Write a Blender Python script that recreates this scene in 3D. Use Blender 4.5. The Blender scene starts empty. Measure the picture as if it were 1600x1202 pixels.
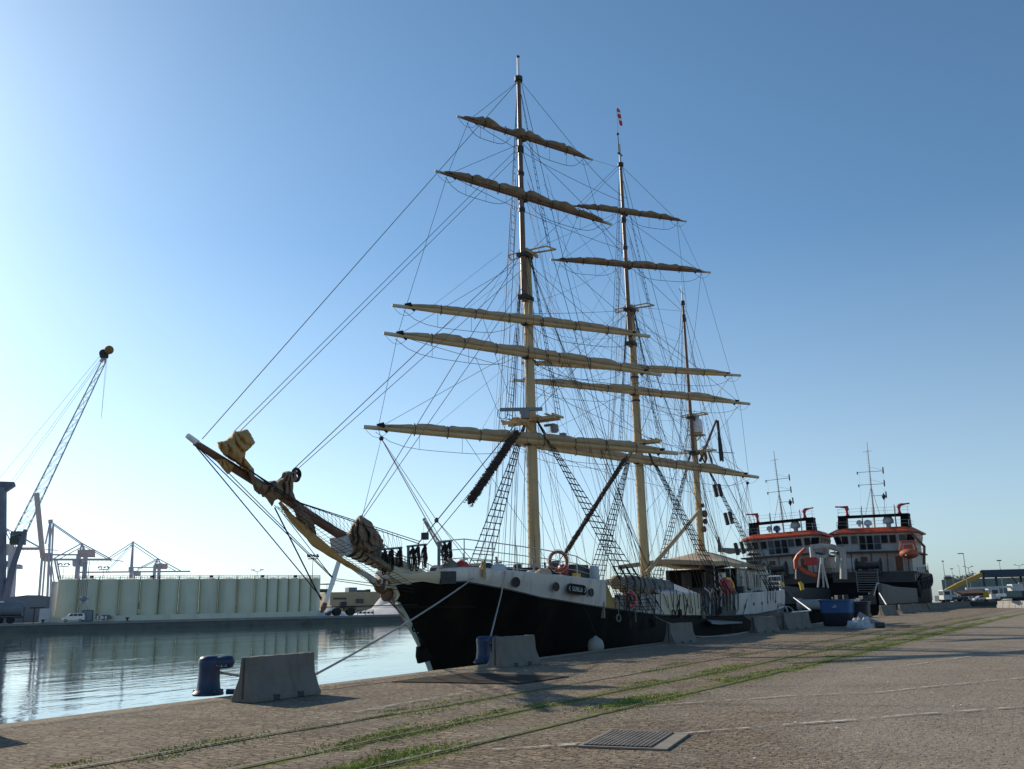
import bpy, math, random
from math import sin, cos, pi, radians, sqrt, atan2, tan
from mathutils import Vector as V, Matrix, noise
random.seed(7)
S = bpy.context.scene
COL = S.collection

# ------------------------------------------------------------------ camera
FPX, CX, CY = 1400.0, 800.0, 601.0          # focal length and centre in photo pixels (1600 x 1202)
EYE = V((0, 0, 1.65))
PITCH, ROLL, YAW = radians(13.802), radians(1.203), radians(30.346)
_f = V((cos(YAW), sin(YAW), 0)); _r = V((sin(YAW), -cos(YAW), 0))
CF = _f * cos(PITCH) + V((0, 0, 1)) * sin(PITCH)
_u = _r.cross(CF)
CR = _r * cos(ROLL) - _u * sin(ROLL)
CU = _r * sin(ROLL) + _u * cos(ROLL)
cam = bpy.data.cameras.new('camera'); co = bpy.data.objects.new('camera', cam); COL.objects.link(co)
cam.sensor_width = 36; cam.lens = FPX / 1600 * 36; cam.clip_start = 0.1; cam.clip_end = 30000
M = Matrix((CR, CU, -CF)).transposed().to_4x4(); M.translation = EYE
co.matrix_world = M; S.camera = co

# surveying helpers: where a sight line through a photo pixel meets a real plane
def ray(x, y): return CF + CR * ((x - CX) / FPX) + CU * ((CY - y) / FPX)
def onY(x, y, Y): d = ray(x, y); return EYE + d * (Y / d.y)
def onX(x, y, X): d = ray(x, y); return EYE + d * (X / d.x)
def onZ(x, y, z=0.0): d = ray(x, y); return EYE + d * ((z - EYE.z) / d.z)
def dep(x, y, D): return EYE + ray(x, y) * D
def proj(P):
    P = V(P) - EYE; z = P.dot(CF); return CX + FPX * P.dot(CR) / z, CY - FPX * P.dot(CU) / z

# ------------------------------------------------------------------ mesh builder
def mesh_obj(name, verts, faces, mat, parent=None, org=(0, 0, 0), smooth=None, mi=None):
    me = bpy.data.meshes.new(name); o_ = V(org)
    me.from_pydata([tuple(V(v) - o_) for v in verts], [], faces)
    mats = mat if isinstance(mat, (list, tuple)) else [mat]
    for m in mats: me.materials.append(m)
    if mi: me.polygons.foreach_set('material_index', mi)
    if smooth:
        me.polygons.foreach_set('use_smooth', [True] * len(me.polygons))
        me.set_sharp_from_angle(angle=radians(smooth))
    me.validate(); me.update()
    o = bpy.data.objects.new(name, me); COL.objects.link(o)
    if parent: o.parent = parent
    return o

class MB:
    def __init__(s, org=(0, 0, 0)): s.v = []; s.f = []; s.m = []; s.org = V(org); s.mi = 0
    def add(s, vs, fs):
        b = len(s.v); s.v += [V(v) for v in vs]
        s.f += [tuple(i + b for i in f) for f in fs]; s.m += [s.mi] * len(fs); return s
    def box(s, c, d, rz=0.0, taper=1.0, R=None):
        c = V(c); x, y, z = d[0] / 2, d[1] / 2, d[2] / 2; t = taper
        vs = [V((i * x * (t if k > 0 else 1), j * y * (t if k > 0 else 1), k * z)) for k in (-1, 1) for j in (-1, 1) for i in (-1, 1)]
        R_ = R if R else Matrix.Rotation(rz, 3, 'Z')
        return s.add([c + R_ @ v for v in vs], [(0, 2, 3, 1), (4, 5, 7, 6), (0, 1, 5, 4), (2, 6, 7, 3), (0, 4, 6, 2), (1, 3, 7, 5)])
    def bar(s, a, b, w, h=None, up=(0, 0, 1)):
        a, b = V(a), V(b); d = (b - a); L = d.length
        if L < 1e-6: return s
        d /= L; u = V(up)
        if abs(d.dot(u)) > .98: u = V((1, 0, 0))
        x = d.cross(u).normalized(); z = x.cross(d)
        R = Matrix((d, -x, z)).transposed()
        return s.box((a + b) / 2, (L, w, h or w), R=R)
    def tube(s, pts, r, n=6, cap=True):
        pts = [V(p) for p in pts]; k = len(pts)
        if k < 2: return s
        rs = r if isinstance(r, (list, tuple)) else [r] * k
        b = len(s.v); t0 = (pts[1] - pts[0])
        if t0.length < 1e-7: return s
        t0.normalize(); u = V((0, 0, 1)) if abs(t0.z) < .9 else V((1, 0, 0))
        x = t0.cross(u).normalized()
        for i in range(k):
            t = (pts[min(i + 1, k - 1)] - pts[max(i - 1, 0)])
            if t.length > 1e-7:
                t.normalize(); x = (x - t * x.dot(t))
                x = x.normalized() if x.length > 1e-6 else t.orthogonal().normalized()
            y = t.cross(x)
            for j in range(n):
                a = 2 * pi * (j + .5) / n
                s.v.append(pts[i] + (x * cos(a) + y * sin(a)) * rs[i])
        nf = 0
        for i in range(k - 1):
            for j in range(n):
                j2 = (j + 1) % n
                s.f.append((b + i * n + j, b + i * n + j2, b + (i + 1) * n + j2, b + (i + 1) * n + j)); nf += 1
        if cap:
            s.f.append(tuple(b + j for j in range(n))[::-1]); s.f.append(tuple(b + (k - 1) * n + j for j in range(n))); nf += 2
        s.m += [s.mi] * nf
        return s
    def cyl(s, a, b, r, r2=None, n=12): return s.tube([a, b], [r, r if r2 is None else r2], n)
    def ring(s, c, R, r, axis=(0, 0, 1), n=24, m=6, a0=0, a1=2 * pi):
        c = V(c); ax = V(axis).normalized(); x = ax.orthogonal().normalized(); y = ax.cross(x)
        full = abs(a1 - a0 - 2 * pi) < 1e-6
        pts = [c + (x * cos(a0 + (a1 - a0) * i / n) + y * sin(a0 + (a1 - a0) * i / n)) * R for i in range(n + 1)]
        return s.tube(pts, r, m, cap=not full)
    def loft(s, rings, cap=True, closed=True):
        b = len(s.v); n = len(rings[0]); nf = 0
        for r in rings: s.v += [V(p) for p in r]
        for i in range(len(rings) - 1):
            for j in range(n if closed else n - 1):
                j2 = (j + 1) % n
                s.f.append((b + i * n + j, b + i * n + j2, b + (i + 1) * n + j2, b + (i + 1) * n + j)); nf += 1
        if cap and closed:
            s.f.append(tuple(b + j for j in range(n))[::-1]); s.f.append(tuple(b + (len(rings) - 1) * n + j for j in range(n))); nf += 2
        s.m += [s.mi] * nf
        return s
    def lathe(s, prof, c=(0, 0, 0), n=20, ax=(0, 0, 1)):
        c = V(c); a = V(ax).normalized(); x = a.orthogonal().normalized(); y = a.cross(x)
        return s.loft([[c + a * z + (x * cos(2 * pi * j / n) + y * sin(2 * pi * j / n)) * max(r, 1e-3) for j in range(n)] for r, z in prof])
    def prism(s, poly, e):
        e = V(e); n = len(poly); P = [V(p) for p in poly]
        return s.add(P + [p + e for p in P], [tuple(range(n))[::-1], tuple(range(n, 2 * n))] + [(i, (i + 1) % n, n + (i + 1) % n, n + i) for i in range(n)])
    def ball(s, c, r, n=10, sc=(1, 1, 1)):
        c = V(c); rings = []
        for i in range(1, n):
            a = pi * i / n
            rings.append([c + V((sin(a) * cos(2 * pi * j / (2 * n)) * r * sc[0], sin(a) * sin(2 * pi * j / (2 * n)) * r * sc[1], -cos(a) * r * sc[2])) for j in range(2 * n)])
        return s.loft(rings)
    def sag(s, a, b, r, drop=0.0, n=4, k=8):
        a, b = V(a), V(b)
        if drop == 0: return s.tube([a, b], r, n)
        return s.tube([a.lerp(b, i / k) - V((0, 0, drop * 4 * (i / k) * (1 - i / k))) for i in range(k + 1)], r, n)
    def build(s, name, mat, parent=None, smooth=None, bevel=0.0):
        o = mesh_obj(name, s.v, s.f, mat, parent, s.org, smooth, s.m)
        if bevel:
            md = o.modifiers.new('bevel', 'BEVEL'); md.width = bevel; md.segments = 2; md.limit_method = 'ANGLE'; md.angle_limit = radians(40)
        return o

def split_build(mb, name, m, parent=None, smooth=None, bevel=0.0):
    # one object per connected piece
    par = list(range(len(mb.v)))
    def find(a):
        while par[a] != a: par[a] = par[par[a]]; a = par[a]
        return a
    for f in mb.f:
        r = find(f[0])
        for i in f[1:]: par[find(i)] = r
    groups = {}
    for f, k in zip(mb.f, mb.m): groups.setdefault(find(f[0]), []).append((f, k))
    out = []
    for fs in groups.values():
        idx = {}; q = MB(mb.org)
        for f, k in fs:
            g = []
            for i in f:
                if i not in idx: idx[i] = len(q.v); q.v.append(mb.v[i])
                g.append(idx[i])
            q.f.append(tuple(g)); q.m.append(k)
        out.append(q.build(name, m, parent, smooth, bevel))
    return out

def tag(o, label=None, cat=None, group=None, kind=None):
    if label: o['label'] = label
    if cat: o['category'] = cat
    if group: o['group'] = group
    if kind: o['kind'] = kind
    return o
def empty(name, loc, label, cat, group=None, rz=0.0):
    o = bpy.data.objects.new(name, None); COL.objects.link(o); o.location = loc; o.rotation_euler = (0, 0, rz)
    o.empty_display_size = .2
    return tag(o, label, cat, group)
def copy_tree(o, parent=None):
    c = o.copy(); COL.objects.link(c); c.parent = parent
    for ch in list(o.children): copy_tree(ch, c)
    return c

# ------------------------------------------------------------------ materials
def mat(name, col, rough=.6, var=.15, scale=3.0, metal=0.0, bump=0.0, bscale=None, spec=.5, dirt=None, dscale=.8, damt=.5, streak=False):
    m = bpy.data.materials.new(name); m.use_nodes = True; nt = m.node_tree; N = nt.nodes; L = nt.links
    p = N['Principled BSDF']; p.inputs['Roughness'].default_value = rough; p.inputs['Metallic'].default_value = metal
    p.inputs['Specular IOR Level'].default_value = spec
    tc = N.new('ShaderNodeTexCoord'); nz = N.new('ShaderNodeTexNoise'); nz.inputs['Scale'].default_value = scale; nz.inputs['Detail'].default_value = 6
    oi = N.new('ShaderNodeObjectInfo'); av = N.new('ShaderNodeVectorMath'); av.operation = 'MULTIPLY_ADD'; L.new(oi.outputs['Location'], av.inputs[0]); av.inputs[1].default_value = (.73, .73, .31); L.new(tc.outputs['Object'], av.inputs[2]); src = av.outputs[0]
    L.new(src, nz.inputs['Vector'])
    rp = N.new('ShaderNodeValToRGB'); rp.color_ramp.elements[0].position = .3; rp.color_ramp.elements[1].position = .7
    a = [max(0, c * (1 - var)) for c in col]; b = [min(1, c * (1 + var)) for c in col]
    rp.color_ramp.elements[0].color = (*a, 1); rp.color_ramp.elements[1].color = (*b, 1)
    L.new(nz.outputs['Fac'], rp.inputs['Fac']); out = rp.outputs['Color']
    if dirt:
        n2 = N.new('ShaderNodeTexNoise'); n2.inputs['Scale'].default_value = dscale; n2.inputs['Detail'].default_value = 8; n2.inputs['Roughness'].default_value = .65
        if streak:
            mp = N.new('ShaderNodeMapping'); mp.inputs['Scale'].default_value = (1, 1, .12); L.new(src, mp.inputs['Vector']); L.new(mp.outputs['Vector'], n2.inputs['Vector'])
        else: L.new(src, n2.inputs['Vector'])
        r2 = N.new('ShaderNodeValToRGB'); r2.color_ramp.elements[0].position = .5; r2.color_ramp.elements[1].position = .72
        r2.color_ramp.elements[1].color = (damt, damt, damt, 1)
        L.new(n2.outputs['Fac'], r2.inputs['Fac'])
        mx = N.new('ShaderNodeMix'); mx.data_type = 'RGBA'; L.new(r2.outputs['Color'], mx.inputs[0]); L.new(out, mx.inputs[6]); mx.inputs[7].default_value = (*dirt, 1); out = mx.outputs[2]
    L.new(out, p.inputs['Base Color'])
    if bump:
        n3 = N.new('ShaderNodeTexNoise'); n3.inputs['Scale'].default_value = bscale or scale * 4; n3.inputs['Detail'].default_value = 5; L.new(src, n3.inputs['Vector'])
        bp = N.new('ShaderNodeBump'); bp.inputs['Strength'].default_value = bump; bp.inputs['Distance'].default_value = .03
        L.new(n3.outputs['Fac'], bp.inputs['Height']); L.new(bp.outputs['Normal'], p.inputs['Normal'])
    return m

MT = dict(
    mustard=mat('mustard_paint', (.38, .26, .085), .6, .15, 2),
    cream=mat('cream_paint', (.54, .37, .175), .45, .12, 1.2, dirt=(.25, .17, .08), dscale=1.5, damt=.5, streak=True),
    cream2=mat('pale_cream_paint', (.58, .50, .36), .5, .12, 1.2, dirt=(.25, .2, .12), dscale=1.2, damt=.4),
    varnish=mat('varnished_wood', (.15, .07, .035), .42, .3, 2.5, spec=.6),
    wood=mat('weathered_wood', (.15, .075, .045), .6, .35, 3, bump=.3),
    white=mat('white_ship_paint', (.64, .60, .55), .45, .06, 1.5, dirt=(.26, .18, .11), dscale=2.2, damt=.75, streak=True),
    whiteaft=mat('grimy_aft_paint', (.46, .44, .41), .5, .1, 1.2, dirt=(.14, .10, .07), dscale=1.6, damt=.7, streak=True),
    tugwhite=mat('grimy_white_paint', (.38, .36, .335), .5, .1, .8, dirt=(.16, .11, .08), dscale=.9, damt=.75, streak=True),
    whiteclean=mat('white_paint', (.78, .78, .76), .4, .05, 2),
    black=mat('black_hull_paint', (.006, .006, .006), .65, .3, 1.5, spec=.12, dirt=(.035, .022, .014), dscale=.8, damt=.6, streak=True),
    rope=mat('tarred_rope', (.02, .018, .016), .9, .3, 8),
    rope2=mat('hemp_rope', (.22, .19, .15), .9, .3, 8),
    wire=mat('rigging_wire', (.03, .03, .033), .6, .2, 4),
    sailup=mat('shaded_furled_canvas', (.27, .19, .12), .9, .25, 2.0, bump=.5, bscale=9, dirt=(.15, .11, .07), dscale=2.5, damt=.6),  # darker brown puts the upper sails' shade into the canvas colour
    sail=mat('furled_canvas', (.45, .335, .215), .9, .18, 2.0, bump=.5, bscale=9, dirt=(.28, .22, .15), dscale=2.5, damt=.5),
    sailb=mat('brown_canvas', (.22, .15, .095), .9, .3, 3, bump=.6, bscale=10),
    sailo=mat('ochre_canvas', (.48, .28, .10), .85, .25, 3, bump=.5, bscale=9, dirt=(.3, .2, .1), dscale=3, damt=.6),
    baggy=mat('baggywrinkle', (.05, .032, .022), 1, .5, 12),
    tarp=mat('grey_tarpaulin', (.16, .155, .14), .85, .2, 2, bump=.4),
    awning=mat('awning_canvas', (.40, .31, .21), .9, .08, 1.5, dirt=(.38, .33, .26), dscale=.8, damt=.5),
    deck=mat('deck_planks', (.25, .19, .13), .8, .2, 4),
    dark=mat('dark_fittings', (.03, .03, .03), .6, .3, 5),
    grey=mat('grey_paint', (.22, .23, .24), .55, .12, 2, dirt=(.2, .12, .08), dscale=2, damt=.4),
    steel=mat('galvanised_steel', (.35, .36, .37), .45, .12, 4, metal=.6),
    rust=mat('rusty_steel', (.14, .07, .04), .85, .4, 6, bump=.3),
    glass2=mat('reflection_pale_glass', (.06, .07, .08), .1, .3, 1),  # paler base colour imitates reflections on some tug panes
    glass=mat('dark_glass', (.012, .015, .02), .12, .1, 1, spec=.35),
    scuttle=mat('porthole_glass', (.012, .012, .014), .35, .2, 4, spec=.2),
    faded_shaded=mat('faded_shaded_orange', (.36, .09, .04), .7, .2, 3),  # duller orange; on the rescue boat it paints the shade
    orange=mat('orange_paint', (.48, .07, .022), .5, .12, 2, dirt=(.35, .07, .03), dscale=1, damt=.5),
    red=mat('red_paint', (.42, .03, .03), .5, .15, 2),
    yellow=mat('yellow_paint', (.65, .42, .03), .5, .15, 2),
    blue=mat('blue_paint', (.015, .036, .09), .4, .2, 5, spec=.4, dirt=(.05, .035, .03), dscale=5, damt=.6),
    bluetub=mat('blue_plastic', (.03, .10, .25), .5, .15, 3),
    darktub=mat('dark_plastic', (.015, .018, .03), .6, .15, 3),
    concrete=mat('barrier_concrete', (.175, .155, .13), .9, .14, 2.2, bump=.5, bscale=22, dirt=(.09, .083, .07), dscale=2.6, damt=.75, streak=True),
    silo=mat('silo_paint', (.68, .64, .47), .6, .05, .3, dirt=(.40, .40, .30), dscale=.35, damt=.5, streak=True),
    gantry=mat('gantry_hazed_purple', (.44, .44, .50), .7, .1, .3),  # distance haze is mixed into this base colour
    gantryred=mat('gantry_hazed_red', (.50, .40, .38), .7, .1, .3),  # red lightened in the base colour for distance haze
    cranejib=mat('crane_jib_paint', (.55, .54, .54), .6, .1, .5),
    cranedark=mat('crane_dark_paint', (.18, .19, .25), .6, .2, .5),
    cranegrey=mat('crane_grey_paint', (.17, .18, .20), .6, .15, .5),
    slate=mat('slate_cladding', (.16, .19, .23), .8, .1, .3),
    tan=mat('tan_render', (.30, .25, .165), .9, .08, .4),
    salt=mat('pale_salt_heap', (.60, .58, .57), .95, .08, .5, bump=.6, bscale=2),
    tyre=mat('tyre_rubber', (.02, .02, .02), .85, .2, 6),
    plaster=mat('grey_green_cladding', (.19, .21, .18), .85, .08, .4),
    canopy=mat('blue_cladding', (.025, .048, .08), .6, .08, .5),
    leaf=mat('foliage', (.05, .07, .03), .9, .4, 2),
    gunmetal=mat('dark_grey_paint', (.03, .033, .037), .55, .2, 1.5, dirt=(.1, .07, .05), dscale=1.2, damt=.4),
    lightgrey=mat('pale_grey_paint', (.48, .50, .51), .5, .1, 1),
)
# ------------------------------------------------------------------ sky, sun, render settings
SUN_AZ, SUN_EL = radians(76.4), radians(26.0)
w = bpy.data.worlds.new('World'); S.world = w; w.use_nodes = True
nt = w.node_tree; bg = nt.nodes['Background']; sky = nt.nodes.new('ShaderNodeTexSky'); sky.sky_type = 'NISHITA'
sky.sun_disc = False; sky.sun_elevation = SUN_EL; sky.sun_rotation = pi / 2 - SUN_AZ
sky.air_density = 0.82; sky.dust_density = 0.46; sky.ozone_density = 6.0; sky.altitude = 0
# haze near the horizon takes some colour out of the sky
tcw = nt.nodes.new('ShaderNodeTexCoord'); sxw = nt.nodes.new('ShaderNodeSeparateXYZ'); nt.links.new(tcw.outputs['Generated'], sxw.inputs[0])
hz = nt.nodes.new('ShaderNodeMapRange'); hz.inputs['From Min'].default_value = .0; hz.inputs['From Max'].default_value = .38; hz.inputs['To Min'].default_value = .50; hz.inputs['To Max'].default_value = .93; nt.links.new(sxw.outputs[2], hz.inputs['Value'])
hs = nt.nodes.new('ShaderNodeHueSaturation'); hs.inputs['Hue'].default_value = .491; nt.links.new(hz.outputs[0], hs.inputs['Saturation'])
hv = nt.nodes.new('ShaderNodeMapRange'); hv.inputs['From Min'].default_value = .0; hv.inputs['From Max'].default_value = .3; hv.inputs['To Min'].default_value = .90; hv.inputs['To Max'].default_value = 1.0; nt.links.new(sxw.outputs[2], hv.inputs['Value']); nt.links.new(hv.outputs[0], hs.inputs['Value'])
nt.links.new(sky.outputs['Color'], hs.inputs['Color'])
tint = nt.nodes.new('ShaderNodeMix'); tint.data_type = 'RGBA'; tint.blend_type = 'MULTIPLY'; tint.inputs[0].default_value = 1; nt.links.new(hs.outputs['Color'], tint.inputs[6]); tint.inputs[7].default_value = (.90, 1.0, .985, 1)
nt.links.new(tint.outputs[2], bg.inputs['Color']); bg.inputs['Strength'].default_value = .148
sun = bpy.data.lights.new('sun', 'SUN'); sun.energy = 5.0; sun.angle = radians(.55); sun.color = (1, .87, .68)
so = bpy.data.objects.new('sun', sun); COL.objects.link(so)
so.rotation_euler = V((cos(SUN_AZ) * cos(SUN_EL), sin(SUN_AZ) * cos(SUN_EL), sin(SUN_EL))).to_track_quat('Z', 'Y').to_euler()
S.view_settings.view_transform = 'Standard'; S.view_settings.look = 'None'; S.view_settings.exposure = 0
S.render.engine = 'CYCLES'; S.cycles.max_bounces = 6; S.cycles.use_denoising = True

# ------------------------------------------------------------------ quay ground
EDGE = 14.75
def ground_mat():
    m = bpy.data.materials.new('quay_cobbles'); m.use_nodes = True; nt = m.node_tree; N = nt.nodes; L = nt.links; p = N['Principled BSDF']
    p.inputs['Roughness'].default_value = .95; p.inputs['Specular IOR Level'].default_value = .15
    tc = N.new('ShaderNodeTexCoord')
    def noise_(sc, det=6, ro=.55, vec=None):
        n = N.new('ShaderNodeTexNoise'); n.inputs['Scale'].default_value = sc; n.inputs['Detail'].default_value = det; n.inputs['Roughness'].default_value = ro
        L.new(vec or tc.outputs['Object'], n.inputs['Vector']); return n.outputs['Fac']
    def ramp(x, a, b, ca=(0, 0, 0), cb=(1, 1, 1)):
        r = N.new('ShaderNodeValToRGB'); r.color_ramp.elements[0].position = a; r.color_ramp.elements[1].position = b
        r.color_ramp.elements[0].color = (*ca, 1); r.color_ramp.elements[1].color = (*cb, 1); L.new(x, r.inputs['Fac']); return r.outputs['Color']
    def mix(f, a, b, mode='MIX'):
        x = N.new('ShaderNodeMix'); x.data_type = 'RGBA'; x.blend_type = mode
        for s_, v in ((0, f), (6, a), (7, b)):
            if isinstance(v, (int, float)): x.inputs[s_].default_value = v
            elif isinstance(v, tuple): x.inputs[s_].default_value = (*v, 1)
            else: L.new(v, x.inputs[s_])
        return x.outputs[2]
    def math_(op, a, b=None, c=None):
        x = N.new('ShaderNodeMath'); x.operation = op
        for i, v in enumerate((a, b, c)):
            if v is None: continue
            if isinstance(v, (int, float)): x.inputs[i].default_value = v
            else: L.new(v, x.inputs[i])
        return x.outputs[0]
    # warped coordinates so the setts are not ruler straight
    wn = N.new('ShaderNodeTexNoise'); wn.inputs['Scale'].default_value = 1.3; wn.inputs['Detail'].default_value = 4; L.new(tc.outputs['Object'], wn.inputs['Vector'])
    wv = N.new('ShaderNodeVectorMath'); wv.operation = 'MULTIPLY_ADD'; L.new(wn.outputs['Color'], wv.inputs[0]); wv.inputs[1].default_value = (.55, .55, 0); L.new(tc.outputs['Object'], wv.inputs[2])
    wn2 = N.new('ShaderNodeTexNoise'); wn2.inputs['Scale'].default_value = 5.5; wn2.inputs['Detail'].default_value = 3; L.new(tc.outputs['Object'], wn2.inputs['Vector'])
    wv2 = N.new('ShaderNodeVectorMath'); wv2.operation = 'MULTIPLY_ADD'; L.new(wn2.outputs['Color'], wv2.inputs[0]); wv2.inputs[1].default_value = (.13, .13, 0); L.new(wv.outputs[0], wv2.inputs[2])
    br = N.new('ShaderNodeTexBrick'); br.inputs['Scale'].default_value = 1; br.inputs['Brick Width'].default_value = .22; br.inputs['Row Height'].default_value = .13; br.inputs['Mortar Size'].default_value = .014; br.inputs['Mortar Smooth'].default_value = .5
    br.inputs['Color1'].default_value = (.25, .25, .25, 1); br.inputs['Color2'].default_value = (.75, .75, .75, 1); br.inputs['Mortar'].default_value = (0, 0, 0, 1)
    rm = N.new('ShaderNodeMapping'); rm.inputs['Rotation'].default_value = (0, 0, radians(92)); L.new(wv2.outputs[0], rm.inputs['Vector']); L.new(rm.outputs['Vector'], br.inputs['Vector'])
    big = noise_(.16, 5, .5); med = noise_(.7, 8, .65); fine = noise_(9, 6, .7)
    sx = N.new('ShaderNodeSeparateXYZ'); L.new(tc.outputs['Object'], sx.inputs[0])
    # reddish brown setts, greyer towards the rails, smooth grey asphalt patches towards the viewer's right
    base = mix(ramp(big, .38, .62), (.39, .30, .215), (.37, .325, .25))
    base = mix(ramp(med, .35, .75), base, (.255, .22, .175))
    base = mix(.5, base, br.outputs['Color'], 'OVERLAY')
    base = mix(ramp(br.outputs['Fac'], .2, .9, (0, 0, 0), (.6, .6, .6)), base, (.095, .08, .06))
    # worn asphalt overlay (right foreground): x - 1.1 y beyond ~7
    k = math_('SUBTRACT', math_('MULTIPLY', sx.outputs[0], 1.0), math_('MULTIPLY', sx.outputs[1], 1.55))
    k = math_('ADD', k, math_('MULTIPLY', med, 9.0)); k = math_('ADD', k, math_('MULTIPLY', big, 9))
    asp = ramp(math_('MULTIPLY', k, .03), .42, .52)
    lim = ramp(math_('MULTIPLY', sx.outputs[1], .1), .46, .62, (1, 1, 1), (0, 0, 0))
    asp = math_('MULTIPLY', asp, lim)
    base = mix(math_('MULTIPLY', asp, .80), base, mix(ramp(fine, .3, .7), mix(ramp(med, .35, .65), (.23, .20, .16), (.32, .285, .235)), (.40, .36, .30)))
    base = mix(ramp(noise_(.35, 9, .7), .56, .70, (0, 0, 0), (.55, .55, .55)), base, (.20, .15, .11))
    base = mix(ramp(noise_(.95, 10, .78), .50, .64, (0, 0, 0), (.6, .6, .6)), base, mix(.45, base, (.15, .115, .085)))
    base = mix(ramp(noise_(.42, 11, .76), .50, .66, (0, 0, 0), (.62, .62, .62)), base, (.40, .365, .305))
    base = mix(ramp(noise_(.27, 9, .7), .60, .70, (0, 0, 0), (.55, .55, .55)), base, (.13, .11, .09))
    # coping band along the edge: paler stone
    cp = ramp(math_('MULTIPLY', math_('SUBTRACT', math_('ADD', sx.outputs[1], math_('MULTIPLY', med, .25)), EDGE - .62), 1), .0, .10)
    base = mix(math_('MULTIPLY', cp, .85), base, mix(ramp(med, .3, .7), (.38, .325, .24), (.52, .46, .36)))
    # thin joint behind the coping
    jt = math_('ABSOLUTE', math_('SUBTRACT', math_('ADD', sx.outputs[1], math_('MULTIPLY', med, .16)), EDGE - .85))
    base = mix(ramp(jt, .012, .05, (.8, .8, .8), (0, 0, 0)), base, (.06, .055, .035))
    # moss: along three embedded rails
    moss = None
    for c0, wd, th in ((9.9, .45, .78), (8.28, .85, .67), (6.96, 1.15, .65)):
        d = math_('ABSOLUTE', math_('SUBTRACT', math_('ADD', sx.outputs[1], math_('MULTIPLY', sx.outputs[0], .045)), c0 - .1))
        d = math_('SUBTRACT', math_('ADD', math_('MULTIPLY', noise_(.11 + c0 * .004, 3, .5), 1.0), math_('MULTIPLY', noise_(2.2 + c0 * .1, 9, .75), .8)), math_('DIVIDE', d, wd))
        q = ramp(d, th, th + .10)
        moss = q if moss is None else math_('MAXIMUM', moss, q)
    patch = ramp(noise_(.21, 9, .72), .62, .69, (0, 0, 0), (.6, .6, .6))
    moss = math_('MAXIMUM', moss, math_('MULTIPLY', patch, ramp(sx.outputs[1], 4, 6)))
    base = mix(math_('MULTIPLY', moss, .9), base, mix(ramp(fine, .3, .7), (.13, .16, .03), (.27, .29, .06)))
    base = mix(ramp(noise_(28, 3, .6), .3, .72, (0, 0, 0), (.6, .6, .6)), mix(.45, base, (.10, .08, .06)), base)
    base = mix(1.0, base, (1.17, 1.13, 1.10), 'MULTIPLY')
    L.new(base, p.inputs['Base Color'])
    h = math_('ADD', math_('MULTIPLY', br.outputs['Fac'], -1.2), math_('MULTIPLY', fine, 1.1)); h = math_('ADD', h, math_('MULTIPLY', br.outputs['Color'], 1.3)); h = math_('ADD', h, math_('MULTIPLY', med, 1.6))
    h = math_('MULTIPLY', h, math_('SUBTRACT', 1.0, math_('MULTIPLY', asp, .55)))
    bp = N.new('ShaderNodeBump'); bp.inputs['Strength'].default_value = 1; bp.inputs['Distance'].default_value = .085
    L.new(h, bp.inputs['Height']); L.new(bp.outputs['Normal'], p.inputs['Normal'])
    return m
GM = ground_mat()
# one sheet reaching the horizon, with a finer, gently uneven strip near the viewer and a nibbled stone edge
mb = MB()
xs = [-400, -60] + [-6 + i * .5 for i in range(0, 153)] + [90, 120, 170, 260, 420, 800, 1600, 4000]
ys = [EDGE - .0, EDGE - .25, EDGE - .8] + [EDGE - 1.4 - .55 * i for i in range(28)] + [-8, -40, -200, -1500]
def gz(x, y):
    k = min(1, max(0, (y + 4) / 6)) * min(1, max(0, (95 - x) / 30)) * (1 if x > -10 else 0)
    return .022 * k * (noise.noise(V((x * .23, y * .3, 1.3))) + .6 * noise.noise(V((x * .8, y * .9, 5)))) if y < EDGE - .3 else 0
rows = []
for j, y in enumerate(ys):
    row = []
    for x in xs:
        yy = y
        if j == 0 and -10 < x < 80: yy += -.05 + .06 * noise.noise(V((x * 1.7, 3, 0))) - (.12 if noise.noise(V((x * .9, 9, 2))) > .42 else 0)
        row.append(V((x, yy, gz(x, y) - (.03 if j == 0 else 0))))
    rows.append(row)
rows.insert(0, [v + V((0, .0, -4)) for v in rows[0]])
mb.loft(rows[::-1], cap=False, closed=False)
q = mb.build('quay', GM); tag(q, 'cobbled quay with worn stone coping along the water', 'quay', kind='structure')

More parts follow.
